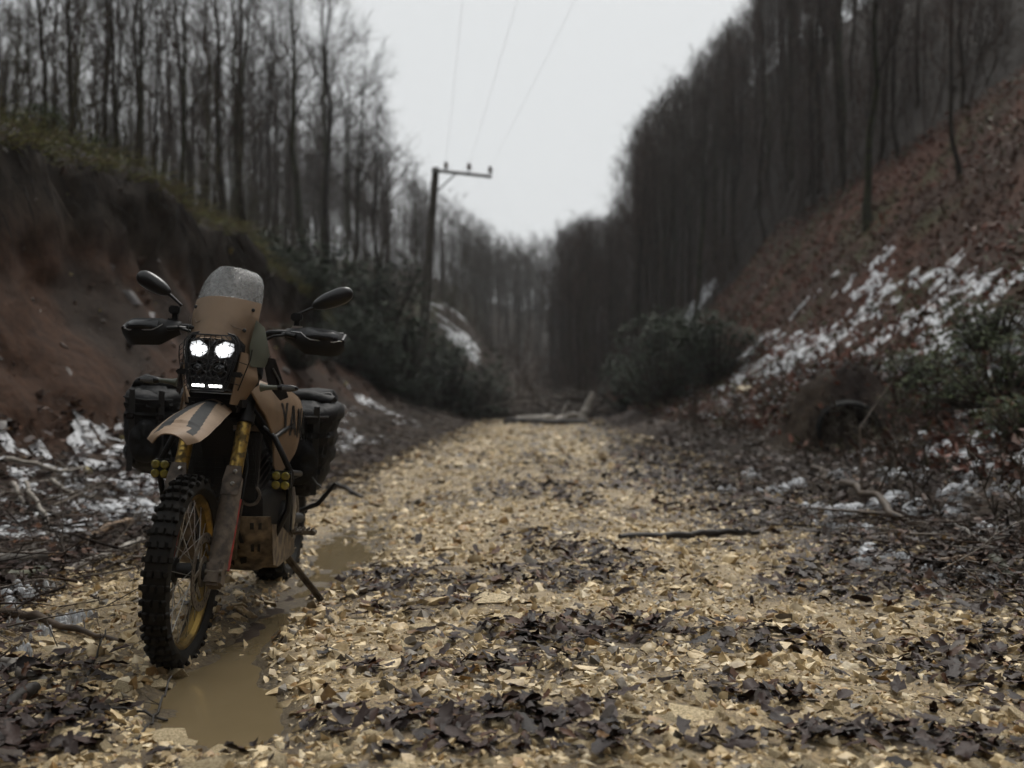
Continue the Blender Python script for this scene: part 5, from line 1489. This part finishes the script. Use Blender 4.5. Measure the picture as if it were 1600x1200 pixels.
def skid(u, v):
    q = 2 * v - 1; x = q * .215
    if u < .55:
        g = u / .55; y = .40 + .02 * g + .16 * g * g; z = .50 - .255 * g
    else:
        g = (u - .55) / .45; y = .58 + .42 * g; z = .245 - .012 * g
    return (x * (1 - .12 * abs(u - .4)), y + .10 * max(0, abs(q) - .6), z + .10 * max(0, abs(q) - .55) * (u > .5))
MB().surf(lambda u, v: tuple(skid(u, 1 - v)), 26, 20, -.004).build("skid_plate_sheet", K['mud'], sk, 40)
def on_skid(x, u, off=.006):
    p = Vector(skid(u, x / .43 + .5)); return p + Vector((0, -off, -off * .4))
for pts in ([(.03, .08), (.050, .08), (.085, .30), (.066, .30)], [(.065, .06), (.082, .06), (.105, .24), (.090, .24)], [(.135, .05), (.150, .05), (.140, .32), (.128, .32)], [(.168, .05), (.180, .05), (.162, .32), (.152, .32)], [(.02, .36), (.05, .42), (.045, .48), (.02, .44)], [(.075, .40), (.105, .38), (.100, .44), (.075, .46)]):
    for s in (-1, 1):
        MB().plate([on_skid(s * x, u) for x, u in pts], (0, .003, .001)).build("skid_slot", K['black'], sk, 0)
for s in (-1, 1):
    MB().plate([(s * .205, .45, .47), (s * .215, .47, .30), (s * .21, .60, .27), (s * .205, .95, .27), (s * .20, .95, .33), (s * .208, .62, .44)], (s * .004, 0, 0)).build("skid_side", K['mud'], sk, 35, .001)
for s in (-1, 1):
    fr = part("crash_bar")
    MB().tube([(s * .10, .50, .88), (s * .20, .44, .82), (s * .27, .46, .68), (s * .255, .52, .52), (s * .18, .56, .36)], .0125, 10).build("bar_tube", K['frame'], fr, 60)
    MB().tube([(s * .27, .46, .68), (s * .27, .65, .66), (s * .19, .85, .62)], .0125, 10).build("bar_tube", K['frame'], fr, 60)
    MB().tube([(s * .20, .44, .82), (s * .22, .60, .86), (s * .17, .8, .84)], .011, 10).build("bar_tube", K['frame'], fr, 60)
    # four-lens yellow fog lamp
    fl = part("fog_lamp")
    cx_, cy_, cz_ = s * .272 - .012, .425, .655
    if s > 0: cx_, cz_ = .238, .650
    else: cx_, cz_ = -.250, .668
    MB().box((cx_, cy_ + .018, cz_), (.078, .036, .078)).build("fog_lamp_body", K['black'], fl, 35, .01)
    for a in (-1, 1):
        for b in (-1, 1):
            MB().lathe([(.0175, 0), (.0175, .004), (.0135, .009), (.006, .011), (.0, .0112)], (cx_ + a * .0185, cy_ - .001, cz_ + b * .0185), (0, -1, 0), 18).build("yellow_lens", K['lens_y'], fl)
    MB().tube([(cx_, cy_ + .03, cz_), (s * .262, .47, .69)], .008, 8).build("fog_lamp_bracket", K['frame'], fl)
    fp = part("foot_peg")
    MB().box((s * .255, .90, .375), (.11, .055, .02)).build("peg_plate", K['dirtsteel'], fp, 35, .003)
    for q in range(5): MB().box((s * (.215 + .02 * q), .90, .388), (.007, .056, .014)).build("peg_tooth", K['dirtsteel'], fp)
    MB().tube([(s * .16, .92, .39), (s * .22, .90, .375)], .012, 8).build("peg_hinge", K['frame'], fp)
    MB().tube([(s * .06, .36, 1.0), (s * .14, .50, .85), (s * .15, .70, .72), (s * .16, .95, .62), (s * .15, 1.02, .40)], .02, 10).build("frame_tube", K['frame'], bike, 60)
    MB().tube([(s * .12, 1.0, .78), (s * .14, 1.4, .86), (s * .12, 1.8, .92)], .014, 8).build("subframe_tube", K['frame'], bike, 60)
    MB().tube([(s * .09, 1.03, .42), (s * .10, 1.35, .37), (s * .095, 1.62, .335)], [.034, .03, .026], 10).build("swingarm", K['engine'], bike, 60)
    # engine guard tube left bare, catches the light on the picture's right
    MB().tube([(s * .215, .80, .585), (s * .225, .79, .50), (s * .222, .80, .40)], [.008, .013, .008], 8).build("heel_guard", K['steel'], bike, 60)
MB().tube([(.235, .86, .39), (.245, .76, .385), (.25, .70, .40), (.285, .70, .405)], .006, 8).build("gear_lever", K['dirtsteel'], bike, 60)
# passenger peg lifted outwards
MB().tube([(.19, 1.12, .44), (.27, 1.14, .475), (.345, 1.15, .575)], [.010, .012, .009], 8).build("passenger_peg", K['frame'], bike, 60)
MB().lathe([(.03, -.08), (.05, -.06), (.055, .0), (.055, .42), (.04, .46), (.0, .46)], (-.215, 1.25, .62), (0, 1, .35), 18).build("silencer", K['engine'], bike, 40)
# side stand
st = part("side_stand")
pv = Vector((.165, .86, .30)); ft = Vector((.352, 1.015, .028))
for o_ in (-.011, .011): MB().tube([pv + Vector((o_, 0, 0)), ft + Vector((o_ * .8, 0, .0))], .0095, 8).build("stand_leg", K['dirtsteel'], st, 60)
MB().lathe([(.045, -.008), (.052, 0), (.045, .008), (.0, .009)], ft + Vector((.012, .01, -.005)), (.05, 0, 1), 18).build("stand_foot", K['dirtsteel'], st)
MB().box(pv, (.05, .05, .05)).build("stand_pivot", K['engine'], st, 35, .008)

# ---- handlebar with controls, guards, mirrors
hb = part("handlebar")
ends = {}
pth = []
for f_ in np.linspace(-1, 1, 25):
    a = abs(f_); x = f_ * .43
    pth.append((x, .485 + .10 * max(0, a - .35) ** 1.2 * 1.4, 1.205 + (.040 * sstep(.12, .38, a)) + .005 * a))
MB().tube([tuple(map(float, p)) for p in pth], .0135, 10).build("bar", K['frame'], hb, 60)
for s in (-1, 1):
    MB().tube([tuple(map(float, p)) for p in (pth[-6:] if s > 0 else pth[:6])], .0175, 12).build("grip", K['black'], hb, 60)
    MB().box((s * .27, .515, 1.250), (.055, .05, .05)).build("switch_housing", K['black'], hb, 35, .012)
    MB().tube([(s * .255, .485, 1.250), (s * .31, .462, 1.252), (s * .405, .480, 1.248)], [.009, .0065, .005], 8).build("lever", K['dirtsteel' if s < 0 else 'steel'], hb, 60)
    MB().box((s * .255, .488, 1.265), (.05, .03, .028)).build("lever_perch", K['steel' if s > 0 else 'black'], hb, 35, .006)
    MB().tube([(s * .10, .50, 1.200), (s * .17, .44, 1.230), (s * .245, .475, 1.245)], .0055, 8).build("cable", K['black'], hb, 60)
    MB().tube([(s * .04, .47, 1.03), (s * .04, .485, 1.205)], .022, 10).build("riser", K['frame'], hb, 60)
    # handguard
    hg = part("handguard")
    def guard(u, v, s=s):
        x = .215 + .235 * u; w = np.interp(u, [0, .15, .35, .8, .93, 1], [.020, .030, .047, .047, .038, .018])
        q = 2 * v - 1; zc = np.interp(u, [0, .3, 1], [1.243, 1.228, 1.218])
        y = .425 + .02 * (1 - u) + .10 * max(0, u - .72) ** 1.5 * 3.0 + .030 * q * q
        return (s * x, y, zc + q * w * (1.0 if q > 0 else 1.220))
    gs = MB().surf((lambda u, v: guard(u, v)) if s < 0 else (lambda u, v: guard(u, 1 - v)), 22, 12, .004).build("guard_shell", K['black'], hg, 50)
    def dish(u, v):
        p = guard(.36 + .54 * u, .56 + .36 * v); return (p[0], p[1] - .006 - .010 * math.sin(math.pi * u) * math.sin(math.pi * v), p[2])
    MB().surf((lambda u, v: dish(u, v)) if s < 0 else (lambda u, v: dish(u, 1 - v)), 12, 6, .003).build("guard_pad", K['gloss'], gs, 60)
    line = [Vector(guard(.93 if k == 0 else .93, .66)) if False else Vector(guard(u, v)) + Vector((0, -.008, 0)) for u, v in ((.99, .72), (.93, .60), (.85, .50), (.45, .50), (.36, .60), (.28, .78), (.10, .80))]
    MB().tube(line[:6] if s < 0 else line, .0022, 5).build("silver_line", K['silver'], gs, 60)
    MB().tube([(s * .20, .475, 1.240), (s * .225, .445, 1.240), (s * .26, .432, 1.235)], .010, 8).build("guard_arm", K['frame'], hg, 60)
    MB().tube([(s * .445, .46, 1.225), (s * .446, .52, 1.250)], .010, 8).build("guard_end_bolt", K['frame'], hg, 60)
    # mirror
    mi = part("mirror")
    mx, mz = (-.352, 1.418) if s < 0 else (.385, 1.400)
    c = Vector((mx, .515, mz)); tilt_ = -.48 if s < 0 else .42
    if s < 0: ln, ht = .080, .035
    else: ln, ht = .090, .035
    rings = []
    for yy, sc_ in ((-.026, .22), (-.023, .55), (-.015, .82), (-.006, .97), (.006, 1.0), (.012, .97)):
        ring = []
        for q in np.linspace(0, 2 * math.pi, 26, endpoint=False):
            a, b = math.cos(q), math.sin(q)
            ex = ln * sc_ * math.copysign(abs(a) ** .85, a); ez = ht * sc_ * math.copysign(abs(b) ** .9, b) * (1 - .22 * a * (1 if s > 0 else -1) * -1)
            ring.append(c + Vector((ex * math.cos(tilt_) - ez * math.sin(tilt_), yy, ex * math.sin(tilt_) + ez * math.cos(tilt_))))
        rings.append(ring)
    MB().loft(rings).build("mirror_shell", K['mirror'], mi, 50)
    inner = c + Vector((-s * ln * .86 * math.cos(tilt_), .0, -s * ln * .86 * math.sin(tilt_)))
    MB().tube([inner + Vector((s * .02, 0, .006 * 1)), inner + Vector((-s * .012, .0, -.012)), (s * (.265 if s > 0 else .228), .50, 1.335), (s * .25, .495, 1.325)], [.008, .0065, .0055, .0075], 10).build("mirror_stalk", K['frame'], mi, 60)
    MB().tube([(s * .25, .495, 1.260), (s * .25, .495, 1.325)], [.014, .011], 10).build("mirror_mount", K['frame'], mi, 60)
    MB().box((s * .25, .485, 1.315), (.045, .03, .034)).build("mirror_clamp", K['black'], mi, 35, .006)
# dash behind the screen
MB().box((0, .36, 1.27), (.13, .02, .17), Matrix.Rotation(-.3, 3, 'X')).build("dashboard", K['black'], bike, 35, .008)
MB().tube([(-.03, .30, 1.02), (-.04, .30, 1.3)], .008, 8).build("dash_stay", K['frame'], bike)
MB().box((0, .30, .955), (.22, .16, .07)).build("headlight_chin", K['black'], bike, 35, .02)

# ---- soft panniers, roll, straps
def pannier(name, c, size, seed, label, tiltz=0.0, taper=.86):
    e = part(name)
    cx, cy, cz = c; w, d, h = size
    rings = []; k = 40
    zs = np.linspace(-1, 1, 34)
    for zi in zs:
        f_ = (1 - abs(zi) ** 7) ** .5 if abs(zi) < 1 else 0.12
        f_ = max(f_, .5); tp = taper + (1 - taper) * (zi + 1) / 2
        ring = []
        for a in np.linspace(0, 2 * math.pi, k, endpoint=False):
            ca, sa = math.cos(a), math.sin(a)
            X = w / 2 * math.copysign(abs(ca) ** .58, ca); Yv = d / 2 * math.copysign(abs(sa) ** .58, sa)
            nz = float(fbm(np.array([ca * 2.2 + zi * 1.6 + seed]), np.array([sa * 2.2 + zi * 2.6]), 3, seed)[0]) - .5
            fold = .014 * math.sin(zi * 9 + ca * 3 + seed) * (1 if abs(zi) < .9 else 0)
            cr = abs(float(vnoise(np.array([ca * 3.4 + seed + zi * 2]), np.array([sa * 3.4 - zi * 4.2]), seed + 2)[0]) - .5)
            g = f_ * tp * (1.04 + .36 * nz - .22 * max(0, .12 - cr) / .12 * .5) + fold
            for zp in (.42, -.35): g *= 1 - .07 * math.exp(-((zi - zp) / .07) ** 2)
            ring.append(Vector((cx + X * g + tiltz * zi, cy + Yv * g, cz + zi * h / 2 + .02 * nz)))
        rings.append(ring)
    MB().loft(rings).build("bag_body", K['fabric'], e, 28)
    # lid folded over the top
    rings = []
    for zi, g0 in ((.70, 1.035), (.78, 1.06), (.90, 1.04), (.99, .93), (1.06, .70), (1.08, .30)):
        ring = []
        for a in np.linspace(0, 2 * math.pi, k, endpoint=False):
            ca, sa = math.cos(a), math.sin(a); nz = float(fbm(np.array([ca * 3 + seed]), np.array([sa * 3 + zi]), 2, seed + 3)[0]) - .5
            ring.append(Vector((cx + w / 2 * math.copysign(abs(ca) ** .65, ca) * g0 * (1 + .08 * nz) + tiltz * zi, cy + d / 2 * math.copysign(abs(sa) ** .65, sa) * g0 * (1 + .08 * nz), cz + zi * h / 2 - (.03 * max(0, -sa) + .02 * nz))))
        rings.append(ring)
    MB().loft(rings).build("bag_lid", K['fabric'], e, 60)
    for fx in (-.26, .27):
        x = cx + fx * w
        MB().surf(lambda u, v, x=x: (x + (v - .5) * .026, cy - d / 2 * (taper + (1 - taper) * u) - .016 - .008 * math.sin(3 * u + seed), cz - h * .46 + h * .92 * u), 14, 2, .003).build("strap", K['strap'], e, 60)
        MB().box((x, cy - d / 2 - .020, cz + h * .16), (.034, .012, .028)).build("buckle", K['gloss'], e, 35, .004)
    MB().tube([(cx - w * .44, cy - d / 2 * .9 - .01, cz + h * .37), (cx, cy - d / 2 * 1.04 - .012, cz + h * .345), (cx + w * .45, cy - d / 2 * .9 - .01, cz + h * .36)], .005, 6).build("piping", K['grey_edge'] if seed > 5 else K['strap'], e, 60)
    # outside pocket and the rolled closure on top
    MB().loft([[Vector((cx + w * .30 * math.cos(a) * q, cy - d / 2 * .92 - .030 * q2 + .006 * math.sin(5 * a + seed), cz - h * .12 + h * .24 * math.sin(a) * q)) for a in np.linspace(0, 2 * math.pi, 22, endpoint=False)] for q, q2 in ((1.05, -.6), (1.02, .3), (.9, .8), (.62, 1.05), (.25, 1.1))]).build("pocket", K['fabric'], e, 40)
    MB().loft([[Vector((cx + w * .46 * f_ + .01 * math.sin(7 * f_ + a), cy - d * .12 + math.cos(a) * q, cz + h * .53 + .010 * math.sin(4 * f_ + seed) + math.sin(a) * q * .8)) for a in np.linspace(0, 2 * math.pi, 16, endpoint=False)] for f_, q in ((-1.0, .012), (-.92, .034), (-.4, .042), (.1, .037), (.6, .043), (.93, .032), (1.0, .012))]).build("rolled_top", K['fabric'], e, 50)
    if label: e["label"] = label
    return e
pannier("pannier", (-.485, 1.08, .785), (.25, .34, .40), 3, "black soft pannier on the motorcycle's far side", 0.0)
pr = pannier("pannier", (.218, 1.02, .745), (.28, .36, .43), 8, "creased black soft pannier above the side stand", .015, .72)
MB().tube([(.30, .862, .72), (.26, .852, .66), (.31, .850, .60), (.33, .856, .585)], .0045, 6).build("cord_loop", K['grey_edge'], pr, 60)
MB().plate([(.150, .835, .915), (.178, .835, .925), (.180, .835, .895), (.155, .835, .892)], (0, .006, 0)).build("red_tag", K['redtag'], pr, 0)
roll = part("luggage_roll")
MB().loft([[Vector((.12 + .20 * f_, 1.22 + math.cos(a) * w, .955 + math.sin(a) * w * .9 + .012 * math.sin(9 * f_ + a * 3))) for a in np.linspace(0, 2 * math.pi, 18, endpoint=False)] for f_, w in ((-.9, .03), (-.8, .065), (0, .07), (.5, .066), (.9, .06), (1.0, .02))]).build("roll_body", K['fabric'], roll, 60)
MB().tube([(.22, 1.12, .99), (.30, 1.11, 1.0), (.36, 1.13, .93)], .006, 6).build("roll_strap", K['strap'], roll, 60)
for s in (-1, 1):
    MB().tube([(s * .16, .95, .86), (s * .24, 1.0, .90), (s * .24, 1.5, .90), (s * .14, 1.7, .90)], .009, 8).build("luggage_rack", K['frame'], bike, 60)
